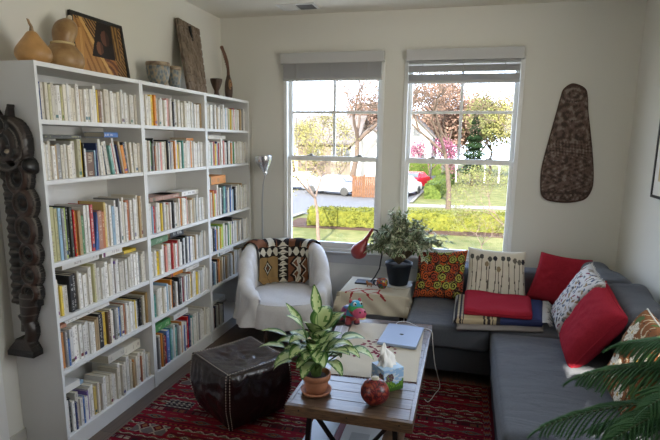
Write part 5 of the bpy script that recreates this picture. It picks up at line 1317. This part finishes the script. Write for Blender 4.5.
def frond(z0, az, L, el, droop, seed, w=.125):
    r_ = random.Random(seed); a = math.radians(az); d = V(math.cos(a)*math.cos(el), math.sin(a)*math.cos(el), math.sin(el)); side = V(-math.sin(a), math.cos(a), 0)
    P = []; p = V(NC.x, NC.y, z0); n_ = 30
    for i in range(n_+1):
        P.append((p.copy(), d.copy())); d = (d+V(0, 0, -droop/n_)).normalized(); p = p+d*(L/n_)
    mb = MB(); mb.tube([q for q, _ in P], [.0035*(1-.6*i/n_)+.0008 for i in range(n_+1)], 5, mi=1)
    def twig(b0, dd, ln, dr):
        n2 = 9; q = b0.copy(); pts = []; dv = dd.normalized()
        for i in range(n2+1):
            pts.append(q.copy()); dv = (dv+V(0, 0, -dr/n2)).normalized(); q = q+dv*(ln/n2)
        mb.tube(pts, [.0026]*n2+[.001], 4)
        for i in range(n2*3):
            f_ = i/(n2*3); k = min(n2-1, int(f_*n2)); c0_ = pts[k].lerp(pts[k+1], f_*n2-k); ax_ = (pts[k+1]-pts[k]).normalized(); o1 = ax_.orthogonal().normalized(); o2 = ax_.cross(o1)
            for m in range(4):
                an = m*PI/2+i*1.1; nd = (o1*math.cos(an)+o2*math.sin(an))*.8+ax_*1.0; nd.normalize(); e = c0_+nd*.012; s_ = ax_.cross(nd).normalized()*.0011
                mb.add([(c0_+s_)[:], (c0_-s_)[:], e[:]], [(0, 1, 2)], 0)
    nb = 42
    for i in range(2, nb):
        f_ = i/nb; k = int(f_*n_); q, dv = P[k]; ln = w*math.sin(min(1, f_*1.15+.12)*PI)**.55*(1-.35*f_)*r_.uniform(.85, 1.1)
        ln = w*(.55+.45*math.sin(f_*PI))*(1 if f_ < .7 else (1.25-f_)/.55)*r_.uniform(.88, 1.1)
        for s in (-1, 1): twig(q, dv*.75+side*s*.9+V(0, 0, .12), ln, .8+r_.uniform(0, .35))
    twig(P[-1][0], P[-1][1], .05, .6)
    mb.build('frond', [nm, pmat('green_twig', (.05, .08, .03), .7)], t)
k = 0
for (z0, az, L, el, dr) in [
    (1.15, 166, .32, .10, .5), (1.13, 120, .26, .12, .5), (1.10, 205, .33, .05, .6), (1.05, 70, .3, .1, .5),
    (1.08, 171, .43, .10, .62), (1.05, 142, .34, .10, .6), (1.03, 200, .40, .05, .7), (.97, 105, .30, .05, .6),
    (.97, 174, .54, .10, .80), (.90, 150, .40, .06, .8), (.90, 205, .46, .02, .8), (.88, 235, .42, .02, .8),
    (.78, 182, .50, .04, .8), (.76, 155, .42, .02, .8), (.62, 175, .48, .02, .7), (.60, 200, .45, .02, .7),
    (1.09, 150, .12, .5, .3), (1.09, 60, .12, .5, .3), (1.02, 30, .33, .05, .6), (.9, 50, .3, .05, .6)]:
    frond(z0, az, L, el, dr, k); k += 1
SKY, SUN, EXPO = 2.8, 7.0, 1.70
# ------------------------------------------------------------------ outside
GZ = -2.2
grass = pmat('lawn_grass', (.082, .092, .030), .95, col2=(0.143, 0.135, 0.055), spec=.08, vscale=1.6, bump=.8, bscale=30)
asph = pmat('asphalt', (0.080, 0.080, 0.086), .9, var=.08, vscale=2)
conc = pmat('concrete', (0.144, 0.136, 0.124), .9, var=.06, vscale=3)
mulch = pmat('mulch', (0.060, 0.037, 0.028), .95, spec=.08, var=.3, vscale=20, bump=1, bscale=40)
def ground(name, m, poly, z):
    b = MB(); b.add([(x, y, z) for x, y in poly]+[(x, y, z-.02) for x, y in poly], [tuple(range(len(poly))), tuple(range(2*len(poly)-1, len(poly)-1, -1))]+[(i, (i+len(poly)), (i+1) % len(poly)+len(poly), (i+1) % len(poly)) for i in range(len(poly))]); return struct(b.build(name, m))
ground('lawn', grass, [(-60, 2), (60, 2), (60, 120), (-60, 120)], GZ)
ground('sidewalk', conc, [(-12, 13.0), (20, 13.9), (20, 14.75), (-12, 13.75)], GZ+.025)
ground('mulch_bed', mulch, [(-5.6, 17.0), (14, 17.6), (14, 21.0), (-5.9, 19.6)], GZ+.03)
ground('street', asph, [(-50, 15.5), (-6.5, 15.5), (-6.3, 21.0), (-3.4, 22.4), (-1.2, 23.0), (-1.2, 64), (-50, 64)], GZ+.02)
ground('curb', conc, [(-6.5, 15.5), (-6.25, 15.5), (-5.95, 21.0), (-6.2, 21.2)], GZ+.12)
ground('driveway_edge', conc, [(-1.2, 26.2), (12, 27.6), (12, 29.2), (-1.2, 27.6)], GZ+.03)
ground('curb', conc, [(-1.2, 28.0), (-1.0, 28.0), (-.75, 60), (-1.0, 60)], GZ+.1)
# hedges
def hedge(x0, y0, x1, y1, w, h, lab, mat, n):
    """clipped hedge along a line"""
    A, B = V(x0, y0, GZ), V(x1, y1, GZ); d = (B-A).normalized(); s = V(-d.y, d.x, 0); L = (B-A).length; b = MB()
    def blk(fn, nu, nv):
        def F(u, v):
            q = fn(u, v); p = A+d*q[0]*L+s*q[1]*w/2+V(0, 0, q[2]*h); return p+V(noise.noise(p*3), noise.noise(p*3+V(5, 0, 0)), noise.noise(p*3+V(0, 5, 0)))*.12
        b.grid(F, nu, nv)
    nu = int(L*5)
    blk(lambda u, v: (u, -1, v), nu, 6); blk(lambda u, v: (u, 1, v), nu, 6); blk(lambda u, v: (u, 2*v-1, 1), nu, 5); blk(lambda u, v: (0, 2*u-1, v), 5, 6); blk(lambda u, v: (1, 2*u-1, v), 5, 6)
    t = thing('clipped_hedge', lab, 'hedge', ((x0+x1)/2, (y0+y1)/2, GZ)); b.build('hedge_mass', mat, t)
    lf = MB(); rr = random.Random(int(x0*10)+n)
    for k in range(n):
        u = rr.random(); f_ = rr.random()
        if f_ < .45: q = (u, -1, rr.random())
        elif f_ < .9: q = (u, rr.uniform(-1, 1), 1)
        else: q = (rr.choice((0, 1)), rr.uniform(-1, 1), rr.random())
        p = A+d*q[0]*L+s*q[1]*w/2+V(0, 0, q[2]*h)+V(rr.uniform(-.06, .06), rr.uniform(-.06, .06), rr.uniform(-.05, .07))
        a = V(rr.uniform(-1, 1), rr.uniform(-1, 1), rr.uniform(-.2, 1)).normalized()*.05; c = a.cross(V(rr.uniform(-1, 1), rr.uniform(-1, 1), rr.uniform(-1, 1))).normalized()*.03
        lf.add([(p-a)[:], (p+c)[:], (p+a)[:], (p-c)[:]], [(0, 1, 2, 3)])
    lf.build('foliage', mat, t)
hy = pmat('hedge_yellow_green', (0.115, 0.116, 0.019), .8, col2=(0.068, 0.078, 0.015), spec=.08, vscale=6)
hg = pmat('hedge_green', (0.083, 0.110, 0.024), .8, col2=(0.045, 0.069, 0.014), spec=.08, vscale=6)
hedge(-4.75, 18.0, 14, 20.0, 1.1, .78, 'long low clipped yellow-green hedge across the lawn, seen through both windows', hy, 9000)
hedge(.02, 31.0, .75, 54, 1.1, 1.0, 'clipped green hedge running away beside the driveway, through the right window', hg, 5000)
hedge(-6.0, 56, -.9, 57.5, 1.6, 1.5, 'short dark hedge far beyond the red car, through the right window', hg, 1500)

# trees
def tree(kind, lab, x, y, hgt, trunk_r, leafs, leafm_, barkm, seed, spread=.6, depth=5, start=.3, lsz=.05, group=None, lean=(0, 0), brn=3):
    rr = random.Random(seed); b = MB(); tips = []
    def grow(p, d, L, r, dep):
        n_ = 3; P = [p.copy()]; R = [r]
        for i in range(n_):
            d = (d+V(rr.uniform(-1, 1), rr.uniform(-1, 1), rr.uniform(-.3, .5))*.16).normalized(); p = p+d*(L/n_); P.append(p.copy()); R.append(r*(1-.35*(i+1)/n_))
            if dep < depth-1: tips.append((p.copy(), dep))
        b.tube(P, R, 6 if dep > 2 else 3, cap=False)
        if dep == 0: tips.append((p.copy(), 0)); return
        for k in range(brn if dep > 1 else brn+1):
            a = rr.uniform(0, 2*PI); o = d.orthogonal().normalized(); o2 = d.cross(o); sd = o*math.cos(a)+o2*math.sin(a)
            grow(p if k else p, (d+sd*spread*rr.uniform(.7, 1.3)+V(0, 0, .08)).normalized(), L*rr.uniform(.62, .82), r*rr.uniform(.48, .62), dep-1)
    base = V(x, y, GZ); d0 = V(lean[0], lean[1], 1).normalized(); L0 = hgt*start
    grow(base, d0, L0, trunk_r, depth)
    t = thing(kind, lab, 'tree', base, group); b.build('trunk_and_branches', barkm, t)
    if leafs:
        lf = MB()
        for k in range(leafs):
            p, dep = rr.choice(tips); s = lsz
            p = p+V(rr.gauss(0, 1), rr.gauss(0, 1), rr.gauss(0, 1))*s*4
            if p.z < GZ+.4: continue
            a = V(rr.uniform(-1, 1), rr.uniform(-1, 1), rr.uniform(-1, 1)).normalized()*s; c = a.cross(V(rr.uniform(-1, 1), rr.uniform(-1, 1), rr.uniform(-1, 1))).normalized()*s*.6
            lf.add([(p-a)[:], (p+c)[:], (p+a)[:], (p-c)[:]], [(0, 1, 2, 3)])
        lf.build('foliage', leafm_, t)
    return t
bark = pmat('grey_brown_bark', (0.087, 0.065, 0.053), .9, spec=.08, var=.2, vscale=12)
barkp = pmat('pale_bark', (0.123, 0.104, 0.085), .9, var=.15, vscale=12)
barkt = pmat('pinkish_bark', (0.135, 0.099, 0.083), .9, spec=.08, var=.15, vscale=12)
yl = pmat('young_yellow_leaf', (0.168, 0.157, 0.056), .8, spec=.08); pl = pmat('pale_green_leaf', (0.123, 0.134, 0.050), .8, spec=.08)
mgl = pmat('magnolia_blossom', (0.204, 0.072, 0.120), .8, spec=.08); rdl = pmat('reddish_bud', (0.209, 0.133, 0.104), .8, spec=.08); cg = pmat('conifer_green', (0.022, 0.046, 0.018), .9, spec=.08)
tree('young_tree', 'slim young tree with sparse yellow leaves outside the left window', -3.12, 13.9, 5.8, .08, 3600, yl, barkt, 3, .85, 6, .30, .036)
tree('leafy_shrub_tree', 'loose pale-leaved shrubby tree close outside the right window', 3.9, 12.6, 4.8, .04, 2600, pl, barkt, 8, .75, 6, .24, .028, lean=(-.25, 0))
tree('bare_shrub', 'tangle of thin bare pale stems low outside the right window', 2.9, 12.4, 3.0, .025, 700, pl, barkt, 21, .95, 6, .2, .02)
tree('large_bare_tree', 'large bare spreading tree behind the fence in the left window', -7.0, 37, 15, .30, 500, rdl, bark, 5, .75, 7, .26, .06, 'bare trees beyond the hedge')
tree('large_bare_tree', 'large bare tree standing behind the driveway hedge in the right window', 1.3, 26, 12, .17, 500, rdl, bark, 12, .75, 7, .27, .05, 'bare trees beyond the hedge')
tree('large_bare_tree', 'bare tree at the left edge of the left window beyond the street', -13.0, 40, 14, .25, 900, yl, bark, 31, .75, 7, .25, .08, 'bare trees beyond the hedge')
tree('large_bare_tree', 'bare pinkish tree behind the parking lot in the left window', -10.5, 48, 14, .22, 900, rdl, bark, 37, .75, 7, .24, .10, 'bare trees beyond the hedge')
tree('leafy_tree', 'yellow-green leafing tree behind the cars in the left window', -11.2, 40, 8, .16, 2500, yl, bark, 41, .7, 5, .25, .08)
tree('magnolia_tree', 'small pink blossoming tree left of the lamp post in the right window', -.9, 40, 4.6, .10, 2600, mgl, bark, 51, .8, 4, .30, .08)
tree('leafy_tree', 'pale yellow-green tree at the right edge of the right window', 8.6, 36, 10, .18, 3000, yl, barkp, 61, .7, 5, .25, .09)
tree('large_bare_tree', 'bare tree with fine twigs right of the conifer in the right window', 6.2, 40, 12, .18, 800, rdl, bark, 101, .75, 7, .26, .05, 'bare trees beyond the hedge')
tree('leafy_tree', 'broad pale green tree behind the white posts in the right window', 3.4, 54, 11, .2, 6500, pl, bark, 71, .75, 5, .25, .13)
tree('leafy_tree', 'yellowish tree behind the conifer and right of the driveway hedge', 9.5, 52, 12, .2, 5000, yl, bark, 81, .75, 5, .25, .13)
tree('large_bare_tree', 'bare brownish tree far behind the conifer in the right window', .5, 60, 14, .25, 5000, rdl, bark, 91, .7, 5, .28, .14, 'bare trees beyond the hedge')
tree('leafy_tree', 'hazy grey-brown tree left of the far pale house in the right window', -9.5, 62, 12, .2, 6000, rdl, bark, 111, .75, 5, .25, .2)
tree('leafy_tree', 'wide brownish tree far behind the white pergola in the right window', 5.2, 64, 13, .2, 9000, rdl, bark, 121, .8, 5, .22, .22)
tree('leafy_tree', 'pinkish far tree behind the magnolia in the right window', .2, 70, 13, .2, 8000, rdl, bark, 131, .8, 5, .22, .22)
# conifer
t = thing('conifer_tree', 'dark green conifer standing beyond the lawn in the right window', 'tree', (2.75, 44, GZ))
MB().tube([(2.75, 44, GZ), (2.75, 44, 4.2)], [.15, .03], 8).build('trunk', bark, t)
lf = MB(); rr = random.Random(3)
for k in range(9000):
    h_ = rr.random()**.8; z = lerp(GZ+1.2, 4.3, h_); R_ = (1-h_)*1.7+.05; a = rr.uniform(0, 2*PI); lay = .75+.25*math.sin(z*9); r = R_*lay*rr.random()**.35
    p = V(2.75+r*math.cos(a), 44+r*math.sin(a), z-.25*r); d = V(math.cos(a), math.sin(a), -.3).normalized()*.16; c = V(-math.sin(a), math.cos(a), rr.uniform(-.5, .5)).normalized()*.045
    lf.add([(p-d)[:], (p+c)[:], (p+d)[:], (p-c)[:]], [(0, 1, 2, 3)])
lf.build('foliage', cg, t)

# buildings
sid = pmat('white_siding', (0.365, 0.360, 0.346), .8); roofm = pmat('roof_shingle', (0.110, 0.095, 0.090), .9, var=.15, vscale=6); drk = pmat('dark_pane', (.10, .11, .12), .2); brick = pmat('tan_siding', (0.150, 0.120, 0.095), .9, var=.06, vscale=2)
def house(lab, x0, x1, y0, y1, zt, zr, wins, wm, ridge='y', name='house'):
    t = thing(name, lab, 'house', ((x0+x1)/2, (y0+y1)/2, GZ))
    b = MB(); b.box(x0, x1, y0, y1, GZ, zt)
    xm_, ym_ = (x0+x1)/2, (y0+y1)/2
    if ridge == 'y': b.add([(x0, y0, zt), (x1, y0, zt), (xm_, y0, zr), (x0, y1, zt), (x1, y1, zt), (xm_, y1, zr)], [(0, 1, 2), (5, 4, 3)])
    else: b.add([(x0, y0, zt), (x0, y1, zt), (x0, ym_, zr), (x1, y0, zt), (x1, y1, zt), (x1, ym_, zr)], [(0, 2, 1), (3, 4, 5)])
    b.build('walls', wm, t)
    r = MB(); th = .14; o = .35
    if ridge == 'y':
        for s in (-1, 1):
            xe = x0-o if s < 0 else x1+o; k = (zr-zt)/((x1-x0)/2); ze = zt-k*o
            r.add([(xm_, y0-o, zr+.02), (xe, y0-o, ze), (xe, y1+o, ze), (xm_, y1+o, zr+.02), (xm_, y0-o, zr+.02+th), (xe, y0-o, ze+th), (xe, y1+o, ze+th), (xm_, y1+o, zr+.02+th)], [(0, 1, 2, 3), (7, 6, 5, 4), (0, 4, 5, 1), (1, 5, 6, 2), (2, 6, 7, 3), (3, 7, 4, 0)])
    else:
        for s in (-1, 1):
            ye = y0-o if s < 0 else y1+o; k = (zr-zt)/((y1-y0)/2); ze = zt-k*o
            r.add([(x0-o, ym_, zr+.02), (x0-o, ye, ze), (x1+o, ye, ze), (x1+o, ym_, zr+.02), (x0-o, ym_, zr+.02+th), (x0-o, ye, ze+th), (x1+o, ye, ze+th), (x1+o, ym_, zr+.02+th)], [(0, 1, 2, 3), (7, 6, 5, 4), (0, 4, 5, 1), (1, 5, 6, 2), (2, 6, 7, 3), (3, 7, 4, 0)])
    r.build('roof', roofm, t)
    for (a, c, d, e) in wins:
        w = MB(); w.box(a-.08, c+.08, y0-.06, y0-.01, d-.08, e+.08); f = w.build('window_surround', sid, t); MB().box(a, c, y0-.08, y0-.061, d, e).build('pane', drk, f)
    return t
house('white gabled house behind the wooden fence in the left window', -7.85, -4.2, 40, 50, 1.25, 2.9, [(-5.6, -5.0, -.4, .4)], sid)
house('tan house with small dark windows behind the parked cars in the left window', -14.5, -8.6, 45, 53, 1.5, 4.2, [(-10.9, -10.1, -.3, 1.0), (-13, -12.2, -.3, 1.0), (-9.7, -9.1, -.3, 1.0)], brick, 'x')
house('long far house with brown roof at the left edge of the left window', -27, -15, 58, 68, 1.6, 4.6, [(-20.5, -19.4, -.2, 1.2), (-17.5, -16.4, -.2, 1.2)], sid, 'x')
house('pale two-storey house with small attic window at left of the right window', -7.4, -1.9, 58, 66, 2.4, 5.0, [(-4.3, -3.4, 2.4, 3.3), (-3.6, -2.8, -.9, .3)], sid, 'y')
# wooden fence panel, lamp post, porch posts
fo = pmat('cedar_wood', (0.091, 0.038, 0.015), .8, var=.2, vscale=6)
t = thing('wooden_fence', 'orange-brown wooden fence beside the parked cars in the left window', 'fence', (-4.6, 30, GZ))
b = MB()
for k in range(11): b.box(-5.35+k*.145, -5.22+k*.145, 30, 30.03, GZ+.05, GZ+1.5)
b.build('board_panel', fo, t)
for x in (-5.4, -4.6, -3.74): MB().box(x-.05, x+.05, 30.03, 30.12, GZ, GZ+1.6).build('post', fo, t)
t = thing('lamp_post', 'thin dark lamp post beside the driveway hedge in the right window', 'lamp post', (-.62, 38, GZ))
MB().tube([(-.62, 38, GZ), (-.62, 38, GZ+3.6)], .05, 8).build('pole', pmat('dark_metal', (.06, .06, .07), .5, .4), t)
MB().lathe([(.06, GZ+3.6), (.17, GZ+3.75), (.2, GZ+4.05), (.03, GZ+4.2)], (-.62, 38, 0), 12).build('lantern', MATS['dark_metal'], t)
t = thing('pergola', 'white pergola with square posts across the far lawn in right window', 'pergola', (2.6, 47.8, GZ))
for x in (1.2, 2.6, 3.95, 5.3): MB().box(x-.09, x+.09, 47.7, 47.88, GZ, GZ+1.75).build('post', sid, t)
MB().box(1.0, 5.5, 47.68, 47.9, GZ+1.75, GZ+1.92).build('beam', sid, t)
# cars
def car(x, y, rot, colr, lab, nm_):
    t = bpy.data.objects.new('car', None); COL.objects.link(t); tag(t, lab, 'car', 'parked cars'); t.location = (x, y, GZ+.02); t.rotation_euler = (0, 0, rot)
    pm = pmat(nm_, colr, .25, .2)
    prof = [(-2.15, .45), (-2.2, .75), (-2.0, .92), (-1.45, 1.0), (-.95, 1.38), (.35, 1.42), (1.0, 1.0), (1.85, .88), (2.15, .7), (2.15, .4), (1.6, .28), (-1.6, .28)]
    ws = {0: .85}
    def w(z): return .86 if z < 1.02 else .66
    b = MB(); n_ = len(prof); vs = [(px, -w(pz), pz) for px, pz in prof]+[(px, w(pz), pz) for px, pz in prof]
    b.add(vs, [tuple(range(n_)), tuple(range(2*n_-1, n_-1, -1))]+[(i, i+n_, (i+1) % n_+n_, (i+1) % n_) for i in range(n_)]); b.build('car_body', pm, t, weld=1e-4)
    b = MB()
    for s in (-1, 1): b.add([(-1.3, s*.80, 1.03), (.85, s*.80, 1.03), (.3, s*.675, 1.37), (-.9, s*.675, 1.34)], [(0, 1, 2, 3)])
    b.add([(.98, -.72, 1.04), (.98, .72, 1.04), (.42, .62, 1.40), (.42, -.62, 1.40)], [(0, 1, 2, 3)]); b.add([(-1.45, -.72, 1.04), (-1.45, .72, 1.04), (-1.0, .62, 1.37), (-1.0, -.62, 1.37)], [(0, 1, 2, 3)])
    b.v = [(v[0]*1.01, v[1]*1.01, v[2]+.005) for v in b.v]; b.build('car_windows', drk, t)
    for wx in (-1.35, 1.35):
        for s in (-1, 1):
            b = MB(); b.lathe([(.18, -.1), (.30, -.1), (.32, -.07), (.32, .07), (.30, .1), (.18, .1)], (wx, s*.80, .32), 18, axis=(0, 1, 0)); b.build('wheel', pmat('tyre_rubber', (.03, .03, .03), .8), t)
car(-10.2, 34.2, .15, (.72, .72, .73), 'white car parked at left in the left window', 'white_car_paint')
car(-7.2, 31.5, 2.9, (.20, .22, .26), 'dark grey car parked in front of the tan house in the left window', 'grey_car_paint')
car(-1.95, 38.5, 1.35, (.55, .02, .04), 'red car parked on the driveway at left edge of the right window', 'red_car_paint')
car(-2.3, 32.6, 1.35, (.70, .70, .70), 'white car parked in front of the red car in the right window', 'white_car_paint')

# ------------------------------------------------------------------ light, sky, camera
wd = bpy.data.worlds.new('sky'); S.world = wd; wd.use_nodes = True; n = wd.node_tree.nodes; l = wd.node_tree.links; bg = n['Background']
tc = n.new('ShaderNodeTexCoord'); sp_ = n.new('ShaderNodeSeparateXYZ'); l.new(tc.outputs['Generated'], sp_.inputs[0]); rp = n.new('ShaderNodeValToRGB')
rp.color_ramp.elements[0].position = .0; rp.color_ramp.elements[0].color = (.86, .93, 1, 1); rp.color_ramp.elements[1].position = .95; rp.color_ramp.elements[1].color = (.14, .22, .42, 1); q_ = rp.color_ramp.elements.new(.45); q_.color = (.66, .80, 1, 1)
l.new(sp_.outputs[2], rp.inputs[0]); # cool clear sky away from the sun, warm haze on the sun's side
tm = n.new('ShaderNodeMapRange'); tm.inputs['From Min'].default_value = -.2; tm.inputs['From Max'].default_value = .6; l.new(sp_.outputs[1], tm.inputs['Value'])
tn = n.new('ShaderNodeMix'); tn.data_type = 'RGBA'; tn.inputs[6].default_value = (1.18, 1.0, .80, 1); tn.inputs[7].default_value = (.92, .98, 1.12, 1); l.new(tm.outputs[0], tn.inputs[0])
ml = n.new('ShaderNodeMix'); ml.data_type = 'RGBA'; ml.blend_type = 'MULTIPLY'; ml.inputs[0].default_value = 1; l.new(rp.outputs[0], ml.inputs[6]); l.new(tn.outputs[2], ml.inputs[7]); l.new(ml.outputs[2], bg.inputs['Color']); bg.inputs['Strength'].default_value = SKY
sun = bpy.data.lights.new('sun', 'SUN'); sun.energy = SUN; sun.angle = math.radians(.6); sun.color = (1, .94, .84)
so = bpy.data.objects.new('sun', sun); COL.objects.link(so); so.location = (0, -8, 6); so.rotation_euler = V(0, 1, -.59).to_track_quat('-Z', 'Y').to_euler()
def portal(x, y, z, w, h, d):
    a = bpy.data.lights.new('window_portal', 'AREA'); a.shape = 'RECTANGLE'; a.size = w; a.size_y = h; a.cycles.is_portal = True
    o = bpy.data.objects.new('window_portal', a); COL.objects.link(o); o.location = (x, y, z); o.rotation_euler = Vector(d).to_track_quat('-Z', 'Z').to_euler()
for x0, x1 in WIN: portal((x0+x1)/2, .16, (WZ0+WZ1)/2, x1-x0, WZ1-WZ0, (0, -1, 0))
portal((QW[0]+QW[1])/2, YR-.16, (QW[2]+QW[3])/2, QW[1]-QW[0], QW[3]-QW[2], (0, 1, 0))
portal(-.16, (LW[0]+LW[1])/2, (LW[2]+LW[3])/2, LW[1]-LW[0], LW[3]-LW[2], (1, 0, 0))
portal(XR+.16, (RW[0]+RW[1])/2, (RW[2]+RW[3])/2, RW[1]-RW[0], RW[3]-RW[2], (-1, 0, 0))

cam = bpy.data.cameras.new('camera'); co = bpy.data.objects.new('camera', cam); COL.objects.link(co); S.camera = co
cx, cy, cz, yaw, pitch, roll, f = 2.2538283777338415, -4.4592363317523995, 1.6721879682518304, 0.24841811987979856, 0.18422370464282012, 0.014822828928166368, 505.80857902943643
fw = V(-math.sin(yaw)*math.cos(pitch), math.cos(yaw)*math.cos(pitch), -math.sin(pitch)); rt = V(math.cos(yaw), math.sin(yaw), 0); up = rt.cross(fw)
r2 = rt*math.cos(roll)+up*math.sin(roll); u2 = up*math.cos(roll)-rt*math.sin(roll)
co.matrix_world = Matrix(((r2.x, u2.x, -fw.x, cx), (r2.y, u2.y, -fw.y, cy), (r2.z, u2.z, -fw.z, cz), (0, 0, 0, 1)))
cam.sensor_width = 36; cam.lens = f/660*36; cam.shift_x = -6.859/660; cam.shift_y = 15.265/660; cam.clip_start = .02; cam.clip_end = 500

S.view_settings.view_transform = 'Standard'; S.view_settings.look = 'None'; S.view_settings.gamma = 1; S.view_settings.exposure = EXPO; S.view_settings.use_curve_mapping = False
S.cycles.use_denoising = True; S.cycles.max_bounces = 10; S.cycles.diffuse_bounces = 6; S.cycles.transparent_max_bounces = 16; S.cycles.sample_clamp_indirect = 6
S.cycles.caustics_reflective = False; S.cycles.caustics_refractive = False
for o in list(bpy.data.objects):
    if '_abs' in o: del o['_abs']
